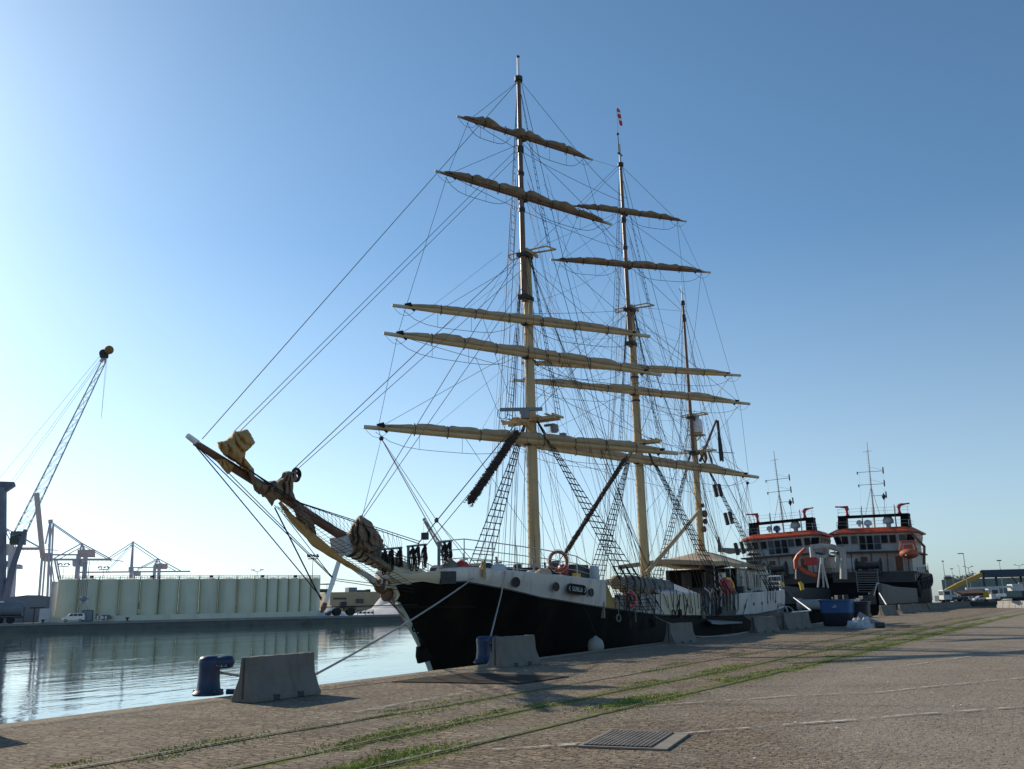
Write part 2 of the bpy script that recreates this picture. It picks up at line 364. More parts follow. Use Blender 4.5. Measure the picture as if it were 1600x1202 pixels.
# water
def water_mat():
    m = bpy.data.materials.new('harbour_water'); m.use_nodes = True; nt = m.node_tree; N = nt.nodes; L = nt.links; p = N['Principled BSDF']
    p.inputs['Base Color'].default_value = (.04, .075, .072, 1); p.inputs['Roughness'].default_value = .04; p.inputs['IOR'].default_value = 1.65
    tc = N.new('ShaderNodeTexCoord'); mp = N.new('ShaderNodeMapping'); mp.inputs['Rotation'].default_value = (0, 0, radians(-36)); L.new(tc.outputs['Object'], mp.inputs['Vector'])
    mp.inputs['Scale'].default_value = (.35, 1.0, 1)
    n1 = N.new('ShaderNodeTexNoise'); n1.inputs['Scale'].default_value = .9; n1.inputs['Detail'].default_value = 4; n1.inputs['Roughness'].default_value = .5
    n2 = N.new('ShaderNodeTexNoise'); n2.inputs['Scale'].default_value = .12; n2.inputs['Detail'].default_value = 3
    L.new(mp.outputs['Vector'], n1.inputs['Vector']); L.new(mp.outputs['Vector'], n2.inputs['Vector'])
    r = N.new('ShaderNodeValToRGB'); r.color_ramp.elements[0].position = .38; r.color_ramp.elements[1].position = .62; r.color_ramp.elements[0].color = (.25, .25, .25, 1); L.new(n2.outputs['Fac'], r.inputs['Fac'])
    mu = N.new('ShaderNodeMath'); mu.operation = 'MULTIPLY'; L.new(n1.outputs['Fac'], mu.inputs[0]); L.new(r.outputs['Color'], mu.inputs[1])
    bp = N.new('ShaderNodeBump'); bp.inputs['Strength'].default_value = 1; bp.inputs['Distance'].default_value = .029; L.new(mu.outputs[0], bp.inputs['Height']); L.new(bp.outputs['Normal'], p.inputs['Normal'])
    return m
WZ = -1.7
mb = MB(); mb.add([(-4000, EDGE - 2, WZ), (9000, EDGE - 2, WZ), (9000, 9000, WZ), (-4000, 9000, WZ)], [(0, 1, 2, 3)])
tag(mb.build('water', water_mat()), 'calm green harbour water rippling in front of the far quay', 'water', kind='structure')

# far quay on the other side of the basin
FA = V((104.8, 178.0, 0)); FU = V((.804, -.594, 0)).normalized(); FN = V((.594, .804, 0)).normalized()
def farP(px, py, off):
    d = ray(px, py); t = ((FA - EYE).dot(FN) + off) / d.dot(FN); return EYE + d * t
def farG(px, off, z=0.0):
    p = farP(px, 930, off); return V((p.x, p.y, z))
quaymat = mat('far_quay_concrete', (.15, .15, .13), .9, .2, .25, dirt=(.05, .055, .045), dscale=.25, damt=.8)
fground = mat('far_quay_ground', (.36, .34, .32), .95, .1, .1)
FE = FA + FU * 165
mb = MB(); a = FA - FU * 700
mb.add([a, FE, FE + FN * 4000 + FU * 3000, a + FN * 4000], [(0, 1, 2, 3)])
mb.mi = 1; dz = V((0, 0, -5))
mb.add([a, FE, FE + dz, a + dz], [(0, 3, 2, 1)]); mb.add([FE, FE + FN * 4000 + FU * 3000, FE + FN * 4000 + FU * 3000 + dz, FE + dz], [(0, 3, 2, 1)])
tag(mb.build('far_quay', [fground, quaymat]), 'grey concrete quay on the far side of the basin', 'quay', kind='structure')
mb = MB()
mb.bar(a - FN * .12 + V((0, 0, -.18)), FE - FN * .12 + V((0, 0, -.18)), .28, .5)
tag(mb.build('quay_coping', mat('coping_concrete', (.27, .26, .24), .9, .15, .4)), 'pale concrete kerb along the top of the far quay', 'kerb', kind='structure')

# painted lines, concrete slab under the grating, steel covers in the ground
def worn(name, col, lo=.42, hi=.6, sc=3):
    m = mat(name, col, .9, .15, 6); nt = m.node_tree; N = nt.nodes; L = nt.links; p = N['Principled BSDF']
    n = N.new('ShaderNodeTexNoise'); n.inputs['Scale'].default_value = sc; n.inputs['Detail'].default_value = 9; n.inputs['Roughness'].default_value = .75
    tc = N.new('ShaderNodeTexCoord'); L.new(tc.outputs['Object'], n.inputs['Vector'])
    r = N.new('ShaderNodeValToRGB'); r.color_ramp.elements[0].position = lo; r.color_ramp.elements[1].position = hi; L.new(n.outputs['Fac'], r.inputs['Fac']); L.new(r.outputs['Color'], p.inputs['Alpha'])
    return m
WM = worn('worn_white_paint', (.55, .52, .46), .43, .62)
def strip(pts, wd, z=.03):
    mb = MB(); pts = [V((p[0], p[1], 0)) for p in pts]; fine = []
    for a, b in zip(pts, pts[1:]):
        n = max(2, int((b - a).length / .4)); fine += [a.lerp(b, i / n) for i in range(n)]
    fine.append(pts[-1]); L_, R_ = [], []
    for i, p in enumerate(fine):
        d = (fine[min(i + 1, len(fine) - 1)] - fine[max(i - 1, 0)]).normalized(); n = V((-d.y, d.x, 0))
        for lst, s_ in ((L_, .5), (R_, -.5)):
            x = p + n * wd * s_; lst.append(V((x.x, x.y, gz(x.x, x.y) + z)))
    mb.loft([L_, R_], cap=False, closed=False); return mb
G = lambda x, y: onZ(x, y, 0)
for pts, wd in (([(845, 1169), (1100, 1145), (1350, 1126), (1600, 1107)], .085), ([(1010, 1106), (1230, 1090), (1360, 1085), (1600, 1060)], .075), ([(1205, 1050), (1400, 1043), (1600, 1016)], .07), ([(770, 1174), (900, 1166)], .07)):
    tag(strip([G(*p) for p in pts], wd, .022).build('painted_line', WM), 'worn white parking line painted across the quay', 'painted line', kind='structure')
tag(strip([G(*p) for p in ((555, 1115), (640, 1098), (720, 1085), (800, 1073))], .22, .02).build('painted_line', worn('pale_scuffs', (.38, .36, .31), .45, .7, 4)), 'pale scuffed line beside the outer rail', 'painted line', kind='structure')
tag(strip([G(*p) for p in ((600, 1196), (700, 1172), (790, 1152))], .10, .02).build('painted_line', worn('pale_scuffs_inner', (.42, .40, .36), .45, .65, 4)), 'pale scuffed line beside the inner rail', 'painted line', kind='structure')
# rails
def rail(c0, label):
    pts = [(x, c0 - .045 * x) for x in (2, 10, 20, 30, 45, 60, 80, 110, 150)]
    r = strip(pts, .04, .022).build('rail', mat('rail_steel', (.17, .15, .12), .7, .3, 3, metal=.3)); tag(r, label, 'rail', kind='structure')
    g = strip([(x, y - .06) for x, y in pts], .035, .012).build('groove', mat('rail_groove', (.06, .06, .035), .95, .4, 3), r)
rail(9.9, 'rusty rail sunk in the quay nearest the water'); rail(8.22, 'rusty middle rail sunk in the cobbles'); rail(6.82, 'mossy inner rail farthest from the water')
# moss and grass tufts along the rails
def grass():
    mb = MB()
    for c0, n, dens in ((9.9, 3000, .36), (8.22, 9000, .50), (6.82, 12000, .54)):
        for _ in range(n):
            x = 5 + 75 * random.random() ** 1.5
            y = c0 - .045 * x - .1 + random.gauss(.06, .22)
            if noise.noise(V((x * .33, c0 * 3, 0))) + .5 * noise.noise(V((x * 1.9, y * 2, 3))) < .56 - dens: continue
            z = gz(x, y); a = random.random() * pi; h = random.uniform(.003, .02); l = random.uniform(.012, .045)
            for q in range(3):
                aa = a + q * 2.1; d = V((cos(aa), sin(aa), 0)) * l; e = V((-sin(aa), cos(aa), 0)) * .006; b = V((x, y, z + .004))
                mb.add([b - e, b + e, b + d + V((0, 0, h))], [(0, 1, 2)])
    for c0, n in ((9.95, 90), (8.3, 210), (7.0, 330)):           # ragged clumps
        for _ in range(n):
            x0 = 6 + 74 * random.random() ** 1.4
            if noise.noise(V((x0 * .21, c0 * 2.3, 7))) < -.12: continue
            lx, ly = random.uniform(.15, 1.1), random.uniform(.05, .30); y0 = c0 - .045 * x0 + random.gauss(.05, .2)
            for _k in range(int(60 + 160 * lx * min(1, 25 / x0))):
                x = x0 + random.gauss(0, lx * .5); y = y0 - .045 * (x - x0) + random.gauss(0, ly * .5); z = gz(x, y); a = random.random() * 6.3; l = random.uniform(.012, .05); h = random.uniform(.004, .035)
                d = V((cos(a), sin(a), 0)) * l; e = V((-sin(a), cos(a), 0)) * random.uniform(.006, .012); b = V((x, y, z + .003)); mb.add([b - e, b + e, b + d + V((0, 0, h))], [(0, 1, 2)])
    return mb
tag(grass().build('grass', mat('rail_grass', (.23, .28, .05), .95, .4, 2)), 'low green grass and moss growing along the rails', 'grass', kind='stuff')
# scattered pale litter and petals
mb = MB()
for _ in range(1100):
    x = 5 + 50 * random.random() ** 1.3; y = random.uniform(-3, 13.5); z = gz(x, y) + .006; s_ = random.uniform(.006, .02); a = random.random() * 6
    mb.add([(x + s_ * cos(a + k * 1.57), y + s_ * sin(a + k * 1.57), z + (.012 if k == 1 else 0)) for k in range(4)], [(0, 1, 2, 3)])
tag(mb.build('litter', mat('pale_litter', (.55, .53, .48), .9, .3, 5)), 'tiny pale bits of litter scattered over the cobbles', 'litter', kind='stuff')
# drain grating
c = [G(903, 1167), G(962, 1145.5), G(1062, 1149), G(1010, 1171)]
ctr = sum(c, V((0, 0, 0))) / 4; d = ((c[3] - c[0]) + (c[2] - c[1])).normalized(); n = V((-d.y, d.x, 0)); rz = atan2(d.y, d.x)
gw, gd = (c[3] - c[0]).length, (c[1] - c[0]).length
root = empty('drain_grating', ctr + V((0, 0, gz(ctr.x, ctr.y))), 'square steel drain grating in a pale concrete surround', 'grating', rz=rz)
mb = MB(); mb.box((.07, 0, .012), (gw + .24, gd + .12, .02)); mb.build('surround', mat('worn_slab', (.23, .205, .165), .9, .15, 4, dirt=(.17, .15, .12), dscale=3, damt=.7), root)
mb = MB()
for k in range(15): mb.box((-gw / 2 + gw * (k + .5) / 15, 0, .026), (.034, gd, .02))
for k in range(12): mb.box((0, -gd / 2 + gd * (k + .5) / 12, .025), (gw, .03, .016))
mb.build('bars', mat('worn_grate_iron', (.16, .14, .12), .7, .3, 5, metal=.3), root)
mb = MB(); mb.box((0, 0, .0225), (gw, gd, .002)); mb.build('pit_shade', mat('pit_shade_black', (.012, .011, .01), .9), root)  # flat black sheet stands in for the shade below the bars
# steel cover plate
pc = [G(612, 1067), G(725, 1053.5), G(889, 1057), G(808, 1070)]
def pgrid(z): return [[(lambda p: V((p.x, p.y, gz(p.x, p.y) + z)))(pc[0].lerp(pc[1], j / 12).lerp(pc[3].lerp(pc[2], j / 12), i / 12)) for j in range(13)] for i in range(13)]
pg = pgrid(.022); mb = MB().loft(pg, cap=False, closed=False); rim = [r[0] for r in pg] + pg[-1][1:] + [r[-1] for r in pg[::-1]][1:] + pg[0][::-1][1:]; mb.loft([rim, [p + V((0, 0, -.06)) for p in rim]], cap=False, closed=False)
root = tag(mb.build('steel_plate', mat('plate_steel', (.035, .028, .024), .95, .35, 1.2, bump=.3, spec=.1, dirt=(.13, .11, .09), dscale=2.2, damt=.5)), 'large flat rusty steel plate lying on the quay before the bow', 'steel plate')
# ------------------------------------------------------------------ the three-masted sailing ship
YC = 19.5
ORG = V((46, YC, WZ))
ship = empty('sailing_ship', ORG, 'black and white three-masted sailing ship with furled sails moored along the quay', 'sailing ship')
def sb(): return MB(ORG)
def interp(x, xs, ys):
    if x <= xs[0]: return ys[0]
    for a, b, c, d in zip(xs, xs[1:], ys, ys[1:]):
        if x <= b: return c + (d - c) * (x - a) / (b - a)
    return ys[-1]
BX = [24.4, 24.7, 25, 25.5, 26, 27, 28, 29, 30, 31, 32, 34, 36, 60, 62, 64, 65.1, 66.4, 67.2, 67.7, 68]
BB = [.04, .45, .78, 1.2, 1.55, 2.15, 2.65, 3.05, 3.35, 3.55, 3.7, 3.85, 3.9, 3.9, 3.77, 3.38, 2.99, 2.3, 1.6, .95, .04]
def hb(x): return interp(x, BX, BB)
TX = [24.4, 25, 26.2, 26.8, 28, 29.5, 32.2, 34.0, 34.9, 37, 45, 50.8, 55, 60, 68]
TZ = [2.60, 2.74, 2.90, 2.92, 2.82, 2.71, 2.57, 2.49, 2.06, 1.98, 1.93, 1.95, 2.02, 2.13, 2.36]
WX = [24.4, 25, 25.7, 26.3, 27, 28, 29.5, 32.2, 34.6, 39.2, 43.6, 50, 54.7, 60, 68]
WB = [2.57, 2.55, 2.40, 2.50, 2.36, 2.18, 1.88, 1.59, 1.39, 1.06, .95, .82, .80, .98, 1.25]
def top(x): return interp(x, TX, TZ)
def bwz(x): return interp(x, WX, WB)
def stem(z): return interp(z, [-3, -1.7, -.5, .6, 1.5, 2.6], [28.2, 27.7, 27.2, 26.4, 25.6, 24.4])
def stern(z): return interp(z, [-3, -1.7, -.6, .4, 1.2, 2.4], [60.5, 62.5, 65.2, 67.2, 67.9, 68.2])
def hull_pt(x0, z, side):       # x0 = station on deck plan 24.4..68, side -1 quay / +1 water
    f0 = max(0, 1 - (x0 - 24.4) / 12.0); f1 = max(0, 1 - (68 - x0) / 8.0)
    x = x0 + (stem(z) - 24.4) * f0 + (stern(z) - 68) * f1
    k = 1 - .55 * min(1, max(0, (2.6 - z) / 4.3)) * f0 ** .7 * (1 if x0 > 24.45 else 0) - .35 * min(1, max(0, (1.6 - z) / 3.3)) * f1
    return V((x, YC + side * hb(x0) * k, z))
ST = [24.4, 24.55, 24.7, 25, 25.35, 25.7, 26, 26.5, 27, 27.5, 28, 28.75, 29.5, 30.5, 31.5, 32.5, 33.5, 34.5, 36, 38, 40, 43, 46, 49, 52, 55, 58, 60, 61, 62, 63, 64, 65.1, 65.8, 66.4, 67, 67.4, 67.7, 67.9, 68]
# black hull plating
mb = sb()
for sd in (-1, 1):
    rings = []
    for x0 in ST:
        zt = bwz(x0); zs = [-3 + (zt + 3) * (i / 9) ** 1.0 for i in range(10)]
        rings.append([hull_pt(x0, z, sd) for z in zs])
    mb.loft(rings if sd < 0 else [r[::-1] for r in rings], cap=False, closed=False)
hull = mb.build('hull', MT['black'], ship, smooth=50)
# rusty brown counter below the white stern
mb = sb()
for sd in (-1, 1):
    rings = []
    for x0 in [s for s in ST if s >= 52]:
        zt = bwz(x0); zs = [zt - 1.05 * min(1, max(0, (x0 - 52) / 5)) * (1 - i / 4) for i in range(5)]
        rings.append([hull_pt(x0, z, sd) + V((0, sd * .012, 0)) for z in zs])
    mb.loft(rings if sd < 0 else [r[::-1] for r in rings], cap=False, closed=False)
mb.build('boot_topping', mat('grey_brown_hull_paint', (.115, .098, .08), .7, .2, 1.5, dirt=(.05, .04, .03), dscale=1, damt=.7), ship, smooth=50)
# white bulwark in sections (quay side and water side in each)
def band(name, x0, x1, m, zlo=None, zhi=None, off=.02, side=(-1, 1), lab=None):
    mb = sb(); xs = [x0] + [s for s in ST if x0 < s < x1] + [x1]
    for sd in side:
        out, inn = [], []
        for x in xs:
            a = (zlo(x) if zlo else bwz(x)); b = (zhi(x) if zhi else top(x)); b = max(b, a + .01)
            p = [hull_pt(x, a + (b - a) * i / 4, sd) + V((0, sd * off, 0)) for i in range(5)]
            if off: p = [v + V((-off * .6 if x < 26 else 0, 0, 0)) for v in p]
            t = p[-1] + V((0, -sd * .10 * min(1, hb(x) / .5), 0))
            out.append(p + [t, t + V((0, 0, -.3))])
        mb.loft(out if sd < 0 else [r[::-1] for r in out], cap=False, closed=False)
        o = mb.build(name, m, ship, smooth=40); mb = sb()
        if lab: o['label'] = lab + (' on the quay side' if sd < 0 else ' on the water side')
band('bulwark', 25.95, 34.05, MT['white'], lab='white forecastle side with round portholes')
band('bow_rail', 24.45, 25.95, MT['cream2'], zlo=lambda x: bwz(x) - .02, lab='cream weathered head rail round the bow')
band('gusset', 33.95, 34.75, MT['mustard'], zhi=lambda x: interp(x, [33.9, 34.85], [2.49, 1.5]), off=.024, lab='slanting yellow end of the forecastle side')
band('bulwark', 34.9, 39.6, MT['whiteaft'], zhi=lambda x: 1.97, lab='white waist bulwark under the shrouds')
band('bulwark', 39.6, 45.0, MT['cream2'], zhi=lambda x: 2.0, lab='cream panelled side amidships')
band('bulwark', 45.0, 50.9, MT['gunmetal'], zhi=lambda x: 1.9, lab='dark open waist aft of midships')
band('bulwark', 50.9, 68, MT['whiteaft'], lab='white rounded stern bulwark')
# thin cap rail along the sheer line and rubbing strake
mb = sb()
for sd in (-1, 1):
    mb.tube([hull_pt(x, bwz(x), sd) + V((0, sd * .03, 0)) for x in ST if 26 <= x <= 67], .035, 5)
split_build(mb, 'rubbing_strake', MT['gunmetal'], ship)
mb = sb()
for sd in (-1, 1):
    mb.tube([hull_pt(x, top(x), sd) + V((0, -sd * .03, .01)) for x in ST if 25.7 <= x <= 34], .05, 5)
    mb.tube([hull_pt(x, top(x), sd) + V((0, -sd * .03, .01)) for x in ST if x >= 51], .05, 5)
split_build(mb, 'cap_rail', MT['lightgrey'], ship)
# stem bar, pale grey-green
mb = sb(); zs = [-3 + i * .3 for i in range(17)]
mb.tube([V((stem(z) - .03, YC + .02, z)) for z in zs if z < 1.95], .095, 8)
mb.build('stem_bar', mat('stem_paint', (.42, .50, .49), .45, .1, 1.5, dirt=(.2, .25, .24), dscale=2, damt=.5), ship, smooth=60)
# hawse recess in the bow, anchor, anchor chain
mb = sb(); p = hull_pt(26.0, 2.55, -1)
mb.box(p + V((0, .03, .05)), (.55, .25, .42), rz=-.62); mb.build('hawse_recess', MT['dark'], ship)
q_ = lambda x, y, o: onY(x, y, YC + o)
mb = sb(); mb.prism([q_(x, y, -.42) for x, y in ((654, 1011), (661, 1006), (668, 1014), (677, 1029), (668, 1034), (656, 1037), (653, 1026))], (.02, .12, 0))
mb.tube([q_(646, 975, -.35), q_(655, 993, -.42), q_(663, 1012, -.45)], [.05, .075, .09], 8); mb.tube([q_(652, 990, -.6), q_(661, 1002, -.62)], .05, 6); mb.ring(q_(648, 982, -.42), .1, .03, (.2, 1, 0), 12, 5)
mb.build('anchor', MT['black'], ship, smooth=40)
# decks
mb = sb()
for x0, x1, z in ((25.2, 34, -.16), (34, 51, None), (51, 67.6, -.12)):
    xs = [x0] + [s for s in ST if x0 < s < x1] + [x1]
    mb.loft([[V((hull_pt(x, 1.9, 1).x, YC - hb(x) * .96, (1.0 if z is None else top(x) + z))), V((hull_pt(x, 1.9, 1).x, YC + hb(x) * .96, (1.0 if z is None else top(x) + z)))] for x in xs], cap=False, closed=False)
mb.box((34.0, YC, 1.7), (.1, 7.4, 1.3)); mb.box((51.0, YC, 1.4), (.1, 7.6, .9))
mb.build('deck', MT['deck'], ship)
# portholes
def near_side(px, py):
    d = ray(px, py); t = 0
    for i in range(1, 6000):
        P = EYE + d * (i * .02)
        if 24.4 <= P.x <= 68 and P.y >= YC - hb(P.x): return P
ph = [(805, 910, .17), (868, 917, .15), (923, 926, .15)] + [(x, y, .085) for x, y in ((1177, 944), (1190, 943), (1199, 941.5), (1211, 940))]
for px, py, r in ph:
    P = near_side(px, py); e = .15; nx = (hb(P.x + e) - hb(P.x - e)) / (2 * e); n = V((-nx, -1, 0)).normalized(); P = V((P.x, YC - hb(P.x), P.z)) + V((0, -.02, 0))
    mb = sb(); mb.ring(P + n * .01, r, .022, n, 18, 5); f = mb.build('porthole', MT['dark'], ship)
    mb = sb(); mb.cyl(P - n * .03, P + n * .012, r, n=16); mb.build('pane', MT['scuttle'], f)
# name board with white lettering
a, b = near_side(885, 919.3), near_side(914, 923.4)
def on_side(P): return V((P.x, YC - hb(P.x), P.z)) + V((0, -.035, 0))
a, b = on_side(a), on_side(b); u = (b - a); LN = u.length; u.normalize(); n = V((u.y, -u.x, 0)).normalized(); upv = n.cross(u) * -1
upv = u.cross(n) if u.cross(n).z > 0 else n.cross(u)
ctr = (a + b) / 2; hh = .19
poly = []
for k in range(9): t = pi / 2 + pi * k / 8; poly.append(ctr - u * (LN / 2 - hh) + u * cos(t) * hh + upv * sin(t) * hh)
for k in range(9): t = -pi / 2 + pi * k / 8; poly.append(ctr + u * (LN / 2 - hh) + u * cos(t) * hh + upv * sin(t) * hh)
board = sb().prism([p - n * .02 for p in poly], n * .05).build('name_board', MT['black'], ship)
mb = sb(); mb.tube([p + n * .03 for p in poly + poly[:1]], .012, 4); mb.build('rim', MT['gunmetal'], board)
def text_mesh(txt, size, M_, m, parent, name='lettering', org=ORG, ext=.004):
    cu = bpy.data.curves.new('lettering', 'FONT'); cu.body = txt; cu.size = size; cu.align_x = 'CENTER'; cu.align_y = 'CENTER'; cu.extrude = ext
    to = bpy.data.objects.new('lettering', cu); COL.objects.link(to)
    bpy.context.view_layer.update(); me = bpy.data.meshes.new_from_object(to.evaluated_get(bpy.context.evaluated_depsgraph_get()))
    vs = [M_ @ v.co for v in me.vertices]; fs = [tuple(p.vertices) for p in me.polygons]
    bpy.data.objects.remove(to); bpy.data.curves.remove(cu); bpy.data.meshes.remove(me)
    return mesh_obj(name, vs, fs, m, parent, org)
MM = Matrix((u, upv, n)).transposed().to_4x4(); MM.translation = ctr + n * .037
MM = MM @ Matrix.Diagonal((.9, 1.35, 1, 1))
text_mesh('GUNILLA', .19, MM, MT['lightgrey'], board)
mb = sb()
for s_ in (-1, 1):
    c0 = ctr + u * s_ * (LN / 2 - .13) + n * .034
    mb.tube([c0 + upv * .09 + u * s_ * -.02, c0 + upv * .03 + u * s_ * .05, c0 - upv * .03 + u * s_ * .05, c0 - upv * .09 - u * s_ * .02], [.008, .018, .018, .008], 6)
mb.build('scroll', MT['lightgrey'], board)
# figurehead: brown billet with a pale carved scroll
c = V((24.5, YC - .12, 2.32))
fg = sb(); fg.ball(c + V((-.25, 0, .02)), .33, 8, (1.15, .7, .8)); fg.ball(c + V((-.02, 0, -.22)), .28, 8, (1, .7, 1)); fg = fg.build('figurehead', MT['wood'], ship, smooth=60)
sc = [onY(x, y, YC - .38) for x, y in ((601, 921), (606, 917), (612, 915.5), (616, 919), (619, 925), (621.5, 930), (619.5, 935), (617, 939))]
mb = sb(); mb.tube(sc, [.02, .05, .08, .085, .09, .08, .06, .02], 8); mb.tube([onY(604, 908, YC - .34), onY(604, 914, YC - .37), onY(602, 921, YC - .36)], [.03, .06, .03], 7)
mb.ring(onY(592, 908, YC - .30), .14, .03, (0.1, 1, 0), 14, 5, .4, 3.6); mb.build('scroll', MT['cream2'], fg, smooth=60)

# ---- bowsprit
bs = sb(); P = lambda x, y, off=0: onY(x, y, YC + off)
bs.tube([P(536, 851), P(585, 872), P(640, 896), P(672, 912)], [.24, .29, .32, .30], 14); bs = bs.build('bowsprit', MT['cream2'], ship, smooth=50)
mb = sb()
for k in range(9):
    t = k / 9; a = P(548 + 90 * t, 857 + 38 * t); d = (P(640, 896) - P(548, 857)).normalized(); mb.cyl(a - d * .025, a + d * .025, .30 + .02 * t, n=14)
mb.build('hoop', MT['gunmetal'], bs)
jb = sb().tube([P(412, 757), P(480, 803), P(547, 846)], [.12, .145, .15], 10).build('jib_boom', MT['wood'], ship, smooth=50)
fj = sb().tube([P(305, 692), P(360, 728), P(428, 771)], [.085, .125, .13], 10).build('jib_boom', MT['wood'], ship, smooth=50)
sb().tube([P(293, 681), P(309, 693)], [.075, .085], 10).build('tip', MT['whiteclean'], fj)
mb = sb(); mb.box(P(533, 853), (.3, .62, .6), R=Matrix.Rotation(-.3, 3, 'Y')); mb.build('cap', MT['lightgrey'], bs, bevel=.02)
mb = sb(); mb.box(P(420, 764), (.22, .5, .42), R=Matrix.Rotation(-.4, 3, 'Y')); mb.build('cap', MT['wood'], jb, bevel=.02)
# dolphin striker
ds = sb().tube([P(533, 866), P(521, 905), P(508, 945)], [.075, .085, .06], 8).build('dolphin_striker', MT['whiteclean'], ship)
sb().tube([P(508, 943), P(505, 951), P(502, 957)], [.075, .09, .04], 8).build('tip', MT['rust'], ds)
# head stays below the bowsprit (part by part)
def line(name, a, b, r=.016, m='wire', drop=0.0, parent=None, n=4):
    return sb().sag(a, b, r, drop, n).build(name, MT[m], parent or ship)
for pts, r in ((((307, 699), (503, 935)), .017), (((311, 701), (521, 905)), .015), (((334, 716), (521, 903)), .013)):
    line('martingale_stay', P(*pts[0]), P(*pts[1]), r, 'rope')
line('martingale_stay', P(429, 793), P(502, 938), .022, 'rope')
line('martingale_stay', P(440, 800), P(521, 905), .012, 'rope')
for dy in (0, 4):
    line('back_rope', P(521, 904 + dy * .7), V((25.2, YC - .7, 2.25 - dy * .03)), .014, 'rope')
line('back_rope', P(505, 949), V((25.9, YC - .5, 1.72)), .022, 'rope'); line('back_rope', P(505, 949), V((27.3, YC - 1.9, 1.6)), .010, 'rope')
bob = sb(); bob.tube([P(541, 880), P(578, 903), P(617, 930)], .085, 8); bob = bob.build('bobstay', MT['lightgrey'], ship)
line('bobstay', P(575, 905), P(652, 985), .03, 'rope2')
# upper guard ropes and netting on both sides of the bowsprit
for sd in (-1, 1):
    o = sd * .55; gr = sb(); up_ = [P(355, 712, o * .6), P(470, 787, o), P(560, 818, o * 1.4), P(655, 850, o * 1.8)] if sd < 0 else [P(360, 716, o * .6), P(470, 786, o), P(655, 846, o * 1.8)]
    lo_ = [P(400, 742, o * .8), P(470, 797, o * 1.2), P(548, 836, o * 1.6), P(640, 878, o * 2.1)]
    gr.tube(up_, .017, 4); gr.tube(lo_, .014, 4); gr = gr.build('guard_rope', MT['rope'], ship)
    mb = sb()
    def along(L, t):
        k = t * (len(L) - 1); i = min(int(k), len(L) - 2); return L[i].lerp(L[i + 1], k - i)
    for k in range(34):
        t = .1 + .86 * k / 33; mb.tube([along(up_, t * .93), along(lo_, t)], .007, 3)
    mb.build('netting', MT['rope'], gr)
# safety net slung under the boom
nt_ = sb(); A_ = [P(440, 788, -.1), P(500, 838, -.1), P(560, 880, -.1), P(615, 918, -.1)]
for q in range(6):
    off = -.75 + q * .3; nt_.tube([p + V((0, off * (.4 + .25 * i), -.12 + .14 * abs(off) + .03 * i)) for i, p in enumerate(A_)], .010, 3)
for k in range(36):
    t = k / 35 * 2.999; i = int(t); p = A_[i].lerp(A_[i + 1], t - i); w_ = .4 + .25 * t
    nt_.tube([p + V((0, o * w_, -.12 + .14 * abs(o) + .03 * t)) for o in (-.75, -.45, -.15, .15, .45, .75)], .007, 3)
nt_.build('safety_net', MT['rope'], ship)
# furled head sails bundled on the bowsprit
def bundle(path, rad, m, seed, name='headsail', lump=.35, pleat=7, n=48, flat=.55, prm=.42):
    mb = sb(); pts = [P(x, y, o) for x, y, o in path]; rings = []
    K = 34
    def at(t, L):
        k = t * (len(L) - 1); i = min(int(k), len(L) - 2); return L[i] + (L[i + 1] - L[i]) * (k - i)
    for i in range(K + 1):
        t = i / K; p = at(t, pts); d = (at(min(1, t + .03), pts) - at(max(0, t - .03), pts)).normalized()
        x = V((0, 1, 0)); z = d.cross(x).normalized(); x = z.cross(d); r = at(t, rad); ring = []
        for j in range(n):
            a = 2 * pi * j / n
            w_ = pleat * (a + .9 * noise.noise(V((cos(a) * 1.5, sin(a) * 1.5 + seed, t * 4)))) * .5 + 3 * t + seed; q = r * (1 + lump * noise.noise(V((cos(a) * 1.6 + seed, sin(a) * 1.6, t * 5))) + .22 * lump * noise.noise(V((cos(a) * 6 + seed, sin(a) * 6, t * 16))) + prm * (1.3 * abs(sin(w_)) - .75) * (.7 + .8 * noise.noise(V((cos(a), sin(a), t * 3 + seed)))))
            ring.append(p + x * cos(a) * q * flat + z * sin(a) * q)
        rings.append(ring)
    return mb.loft(rings).build(name, MT[m], ship, smooth=70)
